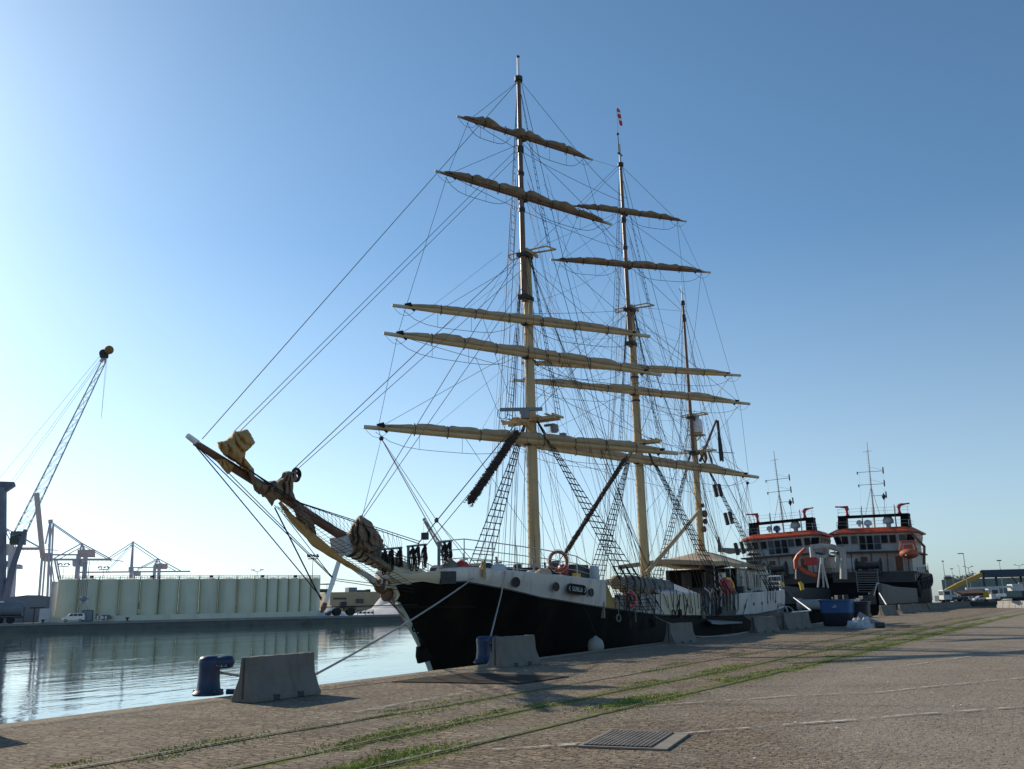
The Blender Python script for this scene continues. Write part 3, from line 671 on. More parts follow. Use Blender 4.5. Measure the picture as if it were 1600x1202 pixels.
def crumple(poly, off, depth, m, seed, apex=None, pleats=16, amp=.4, name='headsail', scale=3.756, ox=280, oy=640):
    # cloth heap with a given outline seen side on, swelling to `depth`, with creases fanning out from `apex`
    pts = [(ox + x / scale, oy + y / scale) for x, y in poly]; N_ = 90; per = [0]
    for a, b in zip(pts, pts[1:] + pts[:1]): per.append(per[-1] + math.hypot(b[0] - a[0], b[1] - a[1]))
    loop = []
    for k in range(N_):
        s_ = per[-1] * k / N_; i = max(q for q in range(len(pts)) if per[q] <= s_); f = (s_ - per[i]) / max(1e-6, per[i + 1] - per[i]); a, b = pts[i], pts[(i + 1) % len(pts)]
        loop.append((a[0] + (b[0] - a[0]) * f + 1.1 * noise.noise(V((k * .7, seed, 0))), a[1] + (b[1] - a[1]) * f + 1.1 * noise.noise(V((k * .7, seed, 9)))))
    cx = sum(p[0] for p in loop) / N_; cy = sum(p[1] for p in loop) / N_; ap = (ox + apex[0] / scale, oy + apex[1] / scale) if apex else (cx, cy - 30)
    mb = sb(); K = 16; rings = []
    for side in (-1, 1):
        rr = []
        for q in range(K + 1):
            u = (1 - q / K) if side > 0 else q / K
            if u < .02: u = .02
            ring = []
            for x, y in loop:
                px, py = cx + (x - cx) * u, cy + (y - cy) * u
                an = atan2(px - ap[0], py - ap[1]); w_ = pleats * an + 2.2 * noise.noise(V((px * .06, py * .06, seed))); cr = 1.6 * abs(sin(w_)) - .8 + .9 * noise.noise(V((px * .22, py * .12, seed + 3 * side)))
                d = depth * sqrt(max(0, 1 - u ** 2.6)) * (1 + amp * cr) + depth * .05
                ring.append(P(px, py, off + side * d))
            rr.append(ring)
        rings += rr if side < 0 else rr[1:]
    return mb.loft(rings).build(name, MT[m], ship, smooth=45)
crumple([(222, 190), (270, 183), (308, 152), (318, 125), (345, 128), (400, 114), (424, 150), (447, 195), (420, 225), (390, 250), (385, 290), (402, 332), (440, 350), (432, 385), (380, 352), (330, 312), (290, 290), (255, 262), (230, 225)], -.12, .30, 'sailo', 3, (300, 90), 9, .35)
crumple([(212, 292), (268, 290), (325, 330), (300, 372), (284, 382), (252, 345)], -.1, .14, 'sailo', 6, (250, 250), 8, .4)
crumple([(385, 320), (438, 345), (432, 390), (470, 425), (522, 460), (505, 492), (470, 500), (440, 475), (425, 420)], -.17, .18, 'sailb', 8, (380, 300), 8, .4)
crumple([(432, 432), (520, 446), (575, 415), (603, 392), (606, 368), (640, 360), (668, 368), (686, 348), (694, 410), (672, 425), (668, 480), (690, 542), (640, 520), (590, 520), (560, 535), (545, 572), (505, 515), (440, 472)], -.12, .26, 'sailb', 11, (650, 330), 9, .45)
mb = sb(); mb.ring(P(463, 741, -.1), .16, .05, (0, 1, 0), 14, 6); mb.ring(P(462, 745, -.05), .13, .05, (.2, 1, 0), 14, 6); mb.build('rope_coil', MT['rope'], ship)
crumple([(1055, 622), (1090, 640), (1122, 690), (1154, 748), (1140, 772), (1146, 822), (1212, 890), (1178, 902), (1085, 842), (1030, 810), (998, 778), (988, 735), (1018, 668)], -.1, .34, 'sailb', 14, (1055, 590), 12, .5)
crumple([(1075, 835), (1150, 850), (1215, 890), (1280, 935), (1290, 965), (1230, 955), (1150, 905)], -.30, .22, 'sailb', 17, (1000, 800), 8, .4)
bundle([(437, 785, -.1), (452, 806, -.12), (470, 826, -.12), (492, 845, -.1), (520, 866, -.1), (548, 884, -.1), (566, 894, -.05)], [.05, .09, .11, .13, .09, .08, .04], 'sailo', 21, lump=.7)
bundle([(462, 790, -.1), (472, 808, -.12), (484, 826, -.1), (492, 838, -.1)], [.10, .18, .17, .06], 'sailb', 24, lump=.5)
bundle([(548, 862, -.1), (556, 850, -.12), (562, 830, -.1), (564, 812, 0), (565, 806, 0)], [.18, .34, .30, .14, .05], 'sailb', 31, prm=.24)
bundle([(588, 862, -.05), (583, 845, -.1), (574, 825, -.1), (566, 810, -.02)], [.30, .33, .24, .08], 'sailb', 37, prm=.26)
bundle([(590, 880, -.2), (620, 897, -.4), (650, 903, -.7), (676, 909, -.9)], [.15, .22, .2, .07], 'cream2', 43, lump=.4)

# ---- masts
def zat(px, py): return onY(px, py, YC).z
FX, MX, ZX = 34.95, 47.5, 57.3
def mast(x, z0, z1, r0, r1, m, name='mast', lab=None, parent=None, dx=0.0, n=16):
    o = sb().tube([V((x + dx * (z / 25), YC, z)) for z in (z0, (z0 + z1) / 2, z1)], [r0, (r0 + r1) / 2, r1], n).build(name, MT[m], parent or ship, smooth=50)
    if lab: o['label'] = lab
    return o
def fit(mb, x, z, r, h): return mb.cyl((x, YC, z - h / 2), (x, YC, z + h / 2), r, n=14)
fm = mast(FX, 1.0, 17.9, .285, .20, 'cream', lab='cream painted foremast, tallest and nearest of the three')
mast(FX - .36, 15.4, 27.05, .145, .10, 'varnish', 'topmast', None, fm, 0, 12)
mast(FX - .36, 27.0, 28.25, .075, .06, 'whiteclean', 'pole', None, fm, 0, 8)
mb = sb(); mb.ball((FX - .36, YC, 28.3), .09, 6); fit(mb, FX - .36, 27.05, .2, .22); fit(mb, FX - .36, 23.2, .17, .3); fit(mb, FX - .36, 21.9, .16, .15); fit(mb, FX - .36, 20, .16, .2)
for z in (13.0, 14.4): fit(mb, FX, z, .262, .10)
mb.box((FX - .18, YC, 17.7), (.75, .5, .16)); mb.box((FX - .18, YC, 15.6), (.75, .45, .2)); split_build(mb, 'band', MT['dark'], fm)
mm = mast(MX, 1.0, 18.6, .29, .20, 'cream', lab='cream painted main mast, middle of the three')
mast(MX - .36, 16.2, 27.9, .14, .09, 'varnish', 'topmast', None, mm, 0, 12)
mast(MX - .36, 27.8, 29.3, .07, .05, 'lightgrey', 'pole', None, mm, 0, 8)
mb = sb(); fit(mb, MX - .36, 27.9, .18, .2); fit(mb, MX - .36, 24.2, .16, .3); fit(mb, MX - .36, 22.4, .15, .2); mb.box((MX - .18, YC, 18.5), (.75, .5, .16)); mb.box((MX - .18, YC, 16.4), (.75, .45, .2))
mb.box((MX - .36, YC, 28.6), (.5, .12, .06)); mb.ball((MX - .55, YC, 29.9), .09, 5); mb.cyl((MX - .55, YC, 28.6), (MX - .55, YC, 29.9), .035, n=6)
for z in (13.0, 14.4): fit(mb, MX, z, .262, .10)
split_build(mb, 'band', MT['dark'], mm)
zm = mast(ZX, 1.0, 13.9, .25, .18, 'cream', lab='cream painted mizzen mast, shortest and nearest the stern')
mast(ZX - .34, 11.0, 21.9, .13, .08, 'varnish', 'topmast', None, zm, 0, 12)
mast(ZX - .34, 21.8, 23.0, .055, .04, 'whiteclean', 'pole', None, zm, 0, 8)
mb = sb(); fit(mb, ZX - .34, 21.7, .15, .25); fit(mb, ZX - .34, 20.6, .13, .5); mb.box((ZX - .17, YC, 13.6), (.7, .45, .16)); mb.box((ZX - .17, YC, 11.2), (.7, .45, .2)); mb.tube([(ZX - .9, YC, 22.6), (ZX - .34, YC, 22.4), (ZX + .2, YC, 22.5)], .02, 4)
split_build(mb, 'band', MT['dark'], zm)
mb = sb(); mb.lathe([(.05, 0), (.33, .05), (.36, .2), (.36, .75), (.3, .95), (.1, 1.05)], (ZX + .15, YC - .25, 12.55), 16); mb.build('radar_dome', MT['whiteclean'], zm, smooth=50)
mb = sb(); mb.box((ZX + .1, YC - .2, 12.45), (.9, .9, .08)); mb.tube([(ZX, YC, 11.9), (ZX + .4, YC - .4, 12.4)], .04, 5); mb.build('dome_bracket', MT['cream'], zm)
# tops (platforms) and crosstrees
def platform(x, z, w, d, par):
    mb = sb()
    for q in (-1, 1): mb.box((x + q * .27, YC, z), (.12, w, .14)); mb.box((x, YC + q * w * .2, z + .08), (d, .1, .1)); mb.box((x + .1, YC + q * w * .49, z + .1), (d * .8, .08, .09))
    for k in range(5): mb.box((x + .1, YC - w * .36 + w * .18 * k, z + .15), (d * .8, .14, .03))
    return mb.build('top_platform', MT['cream'], par)
platform(FX, 9.75, 2.7, 1.3, fm); platform(MX, 10.5, 2.5, 1.2, mm)
def crosstree(x, z, par, w=2.5):
    mb = sb()
    for q in (-1, 1):
        mb.tube([(x + .2, YC, z), (x + .65, YC + q * w * .5, z + .1)], .05, 6); mb.tube([(x - .1, YC, z + .05), (x + .05, YC + q * w * .42, z + .1)], .04, 6)
        mb.bar((x + .05, YC + q * w * .42, z + .1), (x + .65, YC + q * w * .5, z + .1), .05); mb.box((x + .2, YC + q * .18, z), (1.1, .1, .16))
    return mb.build('crosstree', MT['cream'], par)
crosstree(FX, 17.95, fm); crosstree(MX, 18.7, mm); crosstree(ZX, 13.8, zm, 1.8); crosstree(ZX, 11.3, zm, 2.6)
# searchlight / radar bracket before the fore top
mb = sb(); c = V((FX - .65, YC - .1, 9.9)); mb.tube([c + V((.5, .1, -.45)), c + V((-.1, 0, -.25)), c + V((-.5, .1, -.3))], [.14, .12, .05], 8); mb.bar(c + V((.45, 0, -.6)), c + V((-.2, 0, -.2)), .12); mb.build('bracket', MT['cream'], fm)
mb = sb(); mb.bar(c + V((-.55, 1.0, .28)), c + V((.2, -.75, .22)), .16, .14); mb.cyl(c + V((-.1, 0, -.18)), c + V((-.1, 0, .2)), .24, n=12); mb.ring(c + V((-.5, .9, .1)), .25, .02, (1, .3, 0), 14, 4); mb.build('radar_scanner', MT['grey'], fm)
mb = sb(); mb.lathe([(.16, 0), (.2, .1), (.18, .35), (.05, .4)], (FX + .55, YC - .9, 9.2), 10); mb.box((FX + .7, YC - 1.25, 9.0), (.25, .25, .3)); mb.box((FX + .45, YC - .7, 9.55), (.12, .5, .1)); mb.build('lamp', MT['grey'], fm)

# ---- yards with furled sails
def yard(mx, z, brace, tilt, L, R, r, col, sailm, sr, fat=1.0, seed=1, gask=7, sag_=.0, lab=None, lum=.3, mx_tip=True):
    b, t = radians(brace), radians(tilt)
    d = V((sin(b) * cos(t), -cos(b) * cos(t), sin(t)))         # towards the quay-side yardarm
    c = V((mx - .42, YC, z)); A, B = c - d * L, c + d * R
    y = sb().tube([A, A.lerp(c, .35), c, c.lerp(B, .65), B], [r * .5, r * .88, r, r * .88, r * .5], 10).build('yard', MT[col], ship, smooth=50)
    if lab: y['label'] = lab
    tips = sb()
    for e, s_ in ((A, 1), (B, -1)): tips.cyl(e - d * .02 * s_, e + d * s_ * .55, r * .54, r * .62, 8)
    split_build(tips, 'yardarm', MT['cream2'], y)
    f = V((0, 0, 1)); side = d.cross(f).normalized()            # points forward or aft
    if side.x > 0: side = -side
    K = 90; rings = []
    for i in range(K + 1):
        u = i / K; s_ = -L * .90 + (L + R) * .905 * u; e = min(1, 5.5 * u + .12, 5.5 * (1 - u) + .12)
        g = abs(((u * gask) % 1) - .5) * 2; pin = 1 - .36 * (1 - min(1, (1 - g) * 4.5)) if gask else 1
        q = sr * e * pin * (1 + 1.5 * lum * noise.noise(V((u * 6 + seed * 3.1, seed, 0))) + .5 * lum * noise.noise(V((u * 19, seed, 4))))
        p = c + d * s_ + V((0, 0, r * .75 + q * .45)) + side * r * .25
        ring = []
        for j in range(28):
            a = 2 * pi * j / 28; rr = q * (1 + .13 * abs(sin(2.5 * a + 4 * noise.noise(V((u * 5, seed, a)))  + 9 * u)) - .07 + .24 * noise.noise(V((cos(a) * 2, sin(a) * 2 + seed, u * 22))))
            ring.append(p + side * cos(a) * rr * .95 * fat + V((0, 0, 1)) * sin(a) * rr * .8)
        rings.append(ring)
    sb().loft(rings).build('furled_sail', MT[sailm], y, smooth=70)
    mb = sb()
    if gask:
        for k in range(1, gask):
            u = k / gask; s_ = -L * .90 + (L + R) * .905 * u; p = c + d * s_ + V((0, 0, r * .3)); rr = r + sr * .55
            mb.tube([p + side * cos(a) * rr * 1.02 + V((0, 0, sin(a) * rr * 1.0 + .02)) for a in [i * pi / 5 for i in range(11)]], .02, 4)
    for e, s_ in ((A, 1), (B, -1)):                              # dark lashings at the clews
        q0 = e + d * s_ * .75; mb.tube([q0 - d * .22 + V((0, 0, r * .9)), q0 + V((0, 0, r * 1.0)), q0 + d * .25 * s_ + V((0, 0, -r))], [.03, r * .9, .05], 7)
    split_build(mb, 'gasket', MT['rope'], y)
    fr = sb()
    for e0, e1 in ((A + d * .5, c - d * .4), (B - d * .5, c + d * .4)):
        dr = .62; k = 10
        pts = [e0.lerp(e1, i / k) + side * -.1 - V((0, 0, r + dr * (1 - (2 * i / k - 1) ** 4))) for i in range(k + 1)]
        fr.tube(pts, .013, 4)
        for i in (3, 6, 9): fr.tube([e0.lerp(e1, i / k), pts[i]], .010, 3)
    for e, s_ in ((A, 1), (B, -1)):
        fr.tube([e + d * s_ * (1.1 * i / 6) - V((0, 0, .42 * 4 * (i / 6) * (1 - i / 6))) for i in range(7)], .009, 4)
    fr.build('footrope', MT['rope'], y)
    mb = sb(); mb.box(c + V((.2, 0, 0)), (.5, .3, r * 2.3)); mb.build('truss', MT['dark'], y)
    return dict(o=y, A=A + d * .6, B=B - d * .6, c=c, d=d)
YF = [yard(FX, 8.78, 44, -3.5, 7.25, 7.25, .165, 'cream', 'sail', .20, seed=1, gask=9, lab='lowest and longest yard on the foremast'),
      yard(FX, 12.80, 44, -6.1, 6.47, 6.68, .15, 'cream', 'sail', .20, seed=2, gask=8, lab='second lowest yard on the foremast'),
      yard(FX, 14.40, 44, -3.9, 6.09, 6.2, .14, 'cream', 'sail', .16, seed=3, gask=7, lab='third yard up the foremast'),
      yard(FX, 20.66, 46, -12.0, 4.26, 4.7, .115, 'varnish', 'sailup', .23, seed=4, gask=6, lum=.5, lab='brown yard second from the top of the foremast'),
      yard(FX, 23.88, 46, -12.2, 3.17, 3.85, .10, 'varnish', 'sailup', .19, seed=5, gask=6, lum=.6, lab='topmost brown yard on the foremast')]
YM = [yard(MX, 9.45, 41, -7.1, 7.2, 7.4, .16, 'cream', 'sail', .19, seed=6, gask=9, lab='lowest and longest yard on the main mast'),
      yard(MX, 13.45, 40, -4.7, 7.0, 7.16, .145, 'cream', 'sail', .17, seed=7, gask=8, lab='second lowest yard on the main mast'),
      yard(MX, 14.82, 40, -2.0, 6.5, 6.71, .135, 'cream', 'sail', .16, seed=8, gask=7, lab='third yard up the main mast'),
      yard(MX, 21.24, 40, -2.3, 4.57, 5.33, .11, 'varnish', 'sailup', .18, seed=9, gask=6, lum=.5, lab='brown yard second from the top of the main mast'),
      yard(MX, 24.67, 40, -5.2, 3.2, 4.04, .09, 'varnish', 'sailup', .18, seed=10, gask=5, lum=.6, lab='topmost brown yard on the main mast')]

# ---- standing rigging
def shrouds(x, zt, zb, spread, n, yt, xb, lab, rungs=26, r=.021, yb=None, zrail=None):
    for sd in (-1, 1):
        mb = sb(); T, B = [], []
        for k in range(n):
            xo = xb + spread * k / (n - 1); yy = yb if yb else hb(xo) + .1
            T.append(V((x + .05 * k - .05, YC + sd * yt, zt))); B.append(V((xo, YC + sd * yy, zb)))
            mb.tube([T[-1], B[-1]], r, 4)
        def done(mb):
            s_ = mb.build('shrouds', MT['rope'], ship); s_['label'] = lab + (' on the quay side' if sd < 0 else ' on the water side'); return s_
        if zb < 4: s_ = done(mb); mb = sb()
        for k in range(rungs):
            t = .06 + .90 * k / (rungs - 1)
            pts = [T[i].lerp(B[i], t) for i in range(n)]
            e = (pts[-1] - pts[0]); pts = [pts[0] - e * .04] + pts + [pts[-1] + e * .04]; mb.tube(pts, .029 if zb < 4 else .014, 4)
        if zb < 4: mb.build('ratlines', MT['rope'], s_)
        else: done(mb)
        if zb < 4:
            mb = sb()
            for b, t in zip(B, T):
                d = (t - b).normalized(); mb.tube([b, b + d * .12, b + d * .3, b + d * .55, b + d * .7], [.02, .05, .03, .05, .02], 6); mb.tube([b, V((b.x, b.y - sd * .12, top(b.x) - .9 if b.x > 34.8 else b.z - .6))], .018, 4)
            split_build(mb, 'deadeye', MT['rope'], s_)
shrouds(FX, 9.7, 2.55, 2.1, 4, .32, FX + .15, 'lower fore shrouds', 24)
shrouds(MX, 10.5, 2.05, 2.3, 5, .32, MX + .1, 'lower main shrouds', 28)
shrouds(ZX, 11.3, 2.2, 1.9, 4, .28, ZX + .3, 'lower mizzen shrouds', 30)
shrouds(FX, 17.9, 9.9, .5, 3, .2, FX + .0, 'fore topmast shrouds', 24, .013, 1.3); shrouds(MX, 18.6, 10.7, .5, 3, .2, MX + .0, 'main topmast shrouds', 24, .013, 1.2)
shrouds(FX - .3, 26.2, 18.05, .35, 2, .1, FX + .2, 'fore topgallant shrouds', 22, .010, 1.05); shrouds(MX - .3, 26.8, 18.8, .35, 2, .1, MX + .2, 'main topgallant shrouds', 22, .010, 1.05)
shrouds(ZX - .3, 20.8, 11.4, .3, 2, .1, ZX + .2, 'mizzen topmast shrouds', 26, .010, 1.1)
# fore and aft stays
def stay(a, b, r=.016, m='wire', drop=0.0): return line('stay', a, b, r, m, drop)
stay(P(316, 686), P(808, 129), .014); stay(P(366, 674), P(812, 229), .012); stay(P(376, 673), P(814, 238), .012)
stay(P(458, 734), P(818, 393), .015); stay(P(463, 735), P(820, 418), .012); stay(P(565, 806), P(811, 402), .013); stay(P(568, 808), P(823, 440), .012)
stay(P(653, 850), P(806, 662), .02, 'rope'); stay(P(660, 860), P(826, 660), .015, 'rope')
stay(P(869, 884), P(1000, 690), .022, 'rope')
for a, b, r in (((988, 478), (828, 655), .014), ((984, 470), (824, 640), .010), ((967, 258), (822, 400), .011), ((971, 330), (820, 396), .010), ((966, 262), (816, 215), .008),
                ((1072, 487), (994, 480), .010), ((1074, 495), (1000, 680), .013), ((1086, 640), (1012, 878), .013), ((1084, 700), (1004, 690), .012), ((1073, 490), (970, 330), .009), ((1083, 610), (992, 482), .010), ((1088, 700), (1010, 800), .010)):
    stay(P(*a), P(*b), r)
# furry baggywrinkle sleeves on the lower stays
def furry(name, a, b, r, m, lab, seed):
    a, b = V(a), V(b); K = 70; mb = sb(); d = (b - a).normalized(); x = d.orthogonal().normalized(); y = d.cross(x); rings = []
    for i in range(K + 1):
        t = i / K; c = a.lerp(b, t); rr = r * (1 + .28 * noise.noise(V((t * 30, seed, 0)))) * min(1, 14 * t + .3, 14 * (1 - t) + .3)
        rings.append([c + (x * cos(2 * pi * j / 10) + y * sin(2 * pi * j / 10)) * rr * (1 + .3 * noise.noise(V((j * 1.7, t * 60, seed)))) for j in range(10)])
    mb.loft(rings)
    for _ in range(900 if r > .14 else 500):
        t = random.random(); an = random.random() * 2 * pi; n_ = (x * cos(an) + y * sin(an)); p = a.lerp(b, t) + n_ * r * .85
        e = d * .03; q = p + n_ * r * random.uniform(.3, .75) + d * random.uniform(-.05, .05); mb.add([p - e, p + e, q], [(0, 1, 2)])
    o = mb.build(name, MT[m], ship); o['label'] = lab
furry('baggywrinkle', P(732, 787), P(809, 673), .165, 'baggy', 'shaggy dark sleeve on the stay before the foremast', 2)
furry('baggywrinkle', P(882, 867), P(979, 713), .115, 'baggy', 'long brown sleeve on the stay before the main mast', 5)
mb = sb(); mb.box(P(868, 882), (.35, .2, .3)); mb.box(P(664, 838, -.1), (.2, .2, .25)); split_build(mb, 'block', MT['dark'], ship)
# backstays to the rails
for mx, zs in ((FX, (26.9, 23.1, 18.0, 17.9, 14.2)), (MX, (27.7, 24.1, 18.7, 18.6, 14.6)), (ZX, (21.6, 17.0, 13.8, 13.7))):
    for i, z in enumerate(zs):
        for sd in (-1, 1):
            x1 = mx + 2.6 + .55 * i; line('backstay', (mx - .3, YC + sd * .1, z), (x1, YC + sd * (hb(x1) + .05), top(x1) + .1), .014)
# braces, lifts, sheets
for Ys, mx, aft, am in ((YF, FX, MX, (10.3, 13.5, 18.5, 22.4, 25.6)), (YM, MX, ZX, (8.6, 11.3, 13.6, 17.5, 21.3))):
    lift = (13.2, 17.4, 17.8, 23.5, 26.9) if mx == FX else (13.6, 18.2, 18.5, 24.3, 27.7)
    for i, y in enumerate(Ys):
        for E, sd in ((y['A'], 1), (y['B'], -1)):
            tgt = V((aft - .3, YC + sd * .25, am[i])); o = y['o']
            mid = E.lerp(tgt, .28) - V((0, 0, .12))
            sb().sag(E, tgt, .013, .25, 4).build('brace', MT['wire'], o)
            if i < 3: sb().sag(mid, V((aft - 2.2 + .5 * i, YC + sd * 3.75, 2.3)), .011, .0, 4).build('brace', MT['wire'], o)
            if i in (0, 1, 3, 4): sb().tube([E, (mx - .35, YC + sd * .12, lift[i])], .012, 4).build('lift', MT['wire'], o)
        if i:
            lo = Ys[i - 1]
            for E, F in ((y['A'], lo['A']), (y['B'], lo['B'])): sb().tube([E, F], .010, 4).build('sheet', MT['wire'], o)
# course tacks and sheets from the fore yardarms
E = YF[0]['A']; Bk = E + V((.1, -.1, -.45))
mb = sb(); mb.tube([E, Bk], .012, 4); mb.ball(Bk, .11, 5); mb.tube([Bk, P(697, 868, -.5)], .017, 4); mb.tube([Bk, P(705, 870, -.2)], .012, 4); mb.tube([Bk, onY(682, 813, YC + .6), onY(742, 880, YC + .9)], .012, 4); mb.ball(onY(682, 813, YC + .6), .09, 5, (1, 1, 1.3)); mb.tube([onY(682, 813, YC + .6), onY(735, 882, YC + 1.4)], .010, 4)
mb.tube([Bk, P(566, 808)], .010, 4); mb.build('tack_lines', MT['wire'], ship)
mb = sb(); E2 = YM[0]['B']; Bk2 = E2 + V((0, .1, -.4)); mb.ball(Bk2, .1, 5)
for px, py, Y in ((1148, 893, 16), (1160, 890, 16.2), (1175, 880, 16.5), (1120, 880, 16), (1190, 885, 18)): mb.tube([Bk2, onY(px, py, Y)], .009, 4)
mb.build('tack_lines', MT['wire'], ship)
# fan of running rigging from each mast to the rails and pin racks
mb = sb(); rnd = random.Random(11)
for mx, zz in ((FX, (9.5, 17.5, 22)), (MX, (10.2, 18.4, 23)), (ZX, (11, 13.5, 19))):
    for z in zz:
        for sd in (-1, 1):
            for k in range(5):
                x0 = mx - .35 + rnd.uniform(-.15, .3); x1 = mx + rnd.uniform(.2, 4.6); y1 = rnd.choice((3.7, 3.7, 1.2, .7)); mb.tube([(x0, YC + sd * rnd.uniform(.1, .5), z + rnd.uniform(-1.2, .5)), (x1, YC + sd * y1, 2.4)], .008, 3)
    for k in range(6): mb.tube([(mx - .5 + rnd.uniform(-.1, .6), YC + rnd.uniform(-.6, .6), zz[1] - rnd.uniform(0, 3)), (mx - .4 + rnd.uniform(-.2, .8), YC + rnd.uniform(-.7, .7), 2.2)], .010, 3)
for Ys in (YF, YM):
    for y in Ys[:3]:
        for k in range(5):
            s_ = (-.75 + .375 * k) * 6; p = y['c'] + y['d'] * s_; mb.tube([p, V((p.x * .25 + y['c'].x * .75, YC + (p.y - YC) * .2, p.z + 3.0))], .007, 3)
for a, b in ((FX, MX), (MX, ZX)):
    for k in range(14):
        mb.sag((a + rnd.uniform(.0, .4), YC + rnd.uniform(-1.2, 1.2), rnd.uniform(8, 22)), (b - .4, YC + rnd.uniform(-1, 1), rnd.uniform(8, 22)), .008, rnd.choice((0, 0, .3)), 3)
r_ = mb.build('running_rigging', MT['wire'], ship); r_['kind'] = 'stuff'
# mizzen gaff with folded ensign, thin spreader, vertical bundles on the shrouds
gf = sb().tube([P(1094, 720, -.1), P(1106, 690, -.1), P(1119, 657, -.1)], [.11, .10, .07], 8).build('gaff', MT['varnish'], ship, smooth=50)
mb = sb(); mb.tube([P(1106, 703, -.1), P(1111, 718, -.1), P(1113, 726, -.1)], [.05, .1, .06], 7); mb.tube([P(1096, 716, -.2), P(1100, 700, -.2), P(1103, 716, -.2), P(1102, 726, -.2)], [.08, .13, .12, .03], 8); split_build(mb, 'brailed_sail', MT['sailb'], gf, 60)
sb().tube([P(1068, 704), P(1147, 708)], .03, 6).build('spreader', MT['grey'], ship)
for px, py in ((1118, 767), (1125, 766), (1135, 811), (1142, 809), (1151, 858), (1160, 856)):
    sb().tube([onY(px - 2.2, py - 8.5, 17.2), onY(px + 2.2, py + 8.5, 17.0)], .13, 8).build('shroud_roll', MT['tarp'] if False else MT['dark'], ship)
# cream cargo derrick amidships
dk = sb().tube([P(1009, 897, -.5), P(1050, 849, -.5), P(1093, 798, -.4)], [.12, .13, .10], 10).build('derrick_boom', MT['cream'], ship, smooth=50)
for px, py, s_ in ((1101, 803, .2), (1102, 815, .16), (1100, 827, .17), (1098, 790, .12)): sb().ball(P(px, py, -.3), s_, 6, (1, 1, 1.3)).build('block', MT['wood'], dk)

# ---- forecastle railings
def hull_inner(x, z, sd, ins=.12): return V((hull_pt(x, 2.5, sd).x, YC + sd * (hb(x) - ins), z))
for sd in (-1, 1):
    mb = sb(); xs = [25.75, 26.6, 27.6, 28.6, 29.7, 30.8, 31.9, 32.9]
    hts = [1.0, 1.02, .98, .96, .94, .9, .85, .62]
    for x, h in zip(xs, hts): mb.tube([hull_inner(x, top(x), sd), hull_inner(x, top(x) + h, sd)], .022, 5)
    for f in (1, .66, .36): mb.tube([hull_inner(x, top(x) + h * f, sd) for x, h in zip(xs, hts)], .017 if f < 1 else .02, 5)
    mb.tube([hull_inner(x, top(x) + .13, sd) for x in xs[:5]], .015, 4)
    mb.build('railing', MT['steel'], ship)
mb = sb()
for k in range(9):
    y = -2.2 + 4.4 * k / 8; mb.tube([(33.4, YC + y, 2.3), (33.4, YC + y, 3.3)], .018, 4)
for z in (3.3, 2.9): mb.tube([(33.4, YC - 2.2, z), (33.4, YC + 2.2, z)], .018, 4)
mb.build('railing', MT['steel'], ship)
# stern railing
mb = sb(); xs = [58.5, 60, 61.5, 63, 64.2, 65.1, 66, 66.8, 67.4, 67.8]
for sd in (-1, 1):
    for x in xs: mb.tube([hull_inner(x, top(x), sd), hull_inner(x, top(x) + .95, sd)], .02, 4)
    for f in (.32, .62): mb.tube([hull_inner(x, top(x) + .95 * f, sd) for x in xs], .015, 4)
    mb.tube([hull_inner(x, top(x) + .95, sd) for x in xs], .03, 5)
mb.build('railing', MT['lightgrey'], ship)
# pin rails at the bow
pins = []
for px0, px1, py0, py1, yo in ((594, 626, 856, 886, -.35), (638, 664, 851, 886, -.75), (686, 704, 845, 884, -1.35)):
    a, b = onY(px0, py1, YC + yo), onY(px1, py1, YC + yo); ta, tb = onY(px0, py0 + 3, YC + yo), onY(px1, py0, YC + yo)
    mb = sb()
    for p, q in ((a, ta), (b, tb)): mb.bar(p, q, .07)
    mb.bar(ta, tb, .16, .07); mb.bar(a.lerp(ta, .45), b.lerp(tb, .45), .05, .05); mb.bar(ta, a + V((.5, .35, 0)), .05); mb.bar(tb, b + V((.55, .35, 0)), .05)
    mb.build('pin_rail', MT['grey'], ship); pins.append((ta, tb))
# ---- deck houses and gear
mb = sb(); mb.box((33.1, YC - 2.6, 2.85), (1.3, 1.2, .62)); mb.build('chart_locker', MT['dark'], ship, bevel=.02)
mb = sb(); mb.lathe([(.2, 0), (.24, .05), (.24, .5), (.18, .62), (.05, .64)], (33.95, YC - 3.3, 2.5), 12); mb.build('vent_drum', MT['lightgrey'], ship, smooth=40)
mb = sb(); mb.box((32.3, YC - 3.35, 2.66), (.35, .2, .28)); mb.build('locker', MT['yellow'], ship, bevel=.01)
mb = sb(); mb.box((30.0, YC - .4, 2.75), (2.4, 2.6, .6)); mb.cyl((29.0, YC - 1.4, 2.9), (29.0, YC + 1.2, 2.9), .3, n=14); mb.box((31.6, YC - 1.6, 2.8), (1.2, 1.0, .5)); mb.build('windlass', MT['gunmetal'], ship, bevel=.03)
house = sb(); house.box((60.4, YC, 2.75), (7.2, 4.8, 1.75)); house.box((63.3, YC, 2.8), (2.4, 4.0, 1.9)); house = house.build('deckhouse', MT['whiteaft'], ship, bevel=.04)
for x in (57.6, 59.0, 60.6, 61.3, 61.9, 63.2): sb().box((x, YC - 2.41, 2.85), (.85 if x < 60 else .32, .04, 1.2 if x < 60 else .8)).build('window', MT['glass'], house)
sb().box((56.7, YC, 2.72), (.16, 4.6, 1.7)).build('front_shade_panel', MT['black'], house)  # black panel paints the shade under the awning over the house front
for y in (-1.6, -.5, .9): sb().box((56.6, YC + y, 2.7), (.06, .7, 1.5)).build('door', MT['gunmetal'], house)
tb = sb(); tb.box((54.2, YC + .4, 2.2), (2.6, 1.6, .5)); tb.box((53.0, YC - 1.0, 2.1), (.8, 1.6, .6)); tb.build('deck_bench', MT['gunmetal'], ship, bevel=.04)
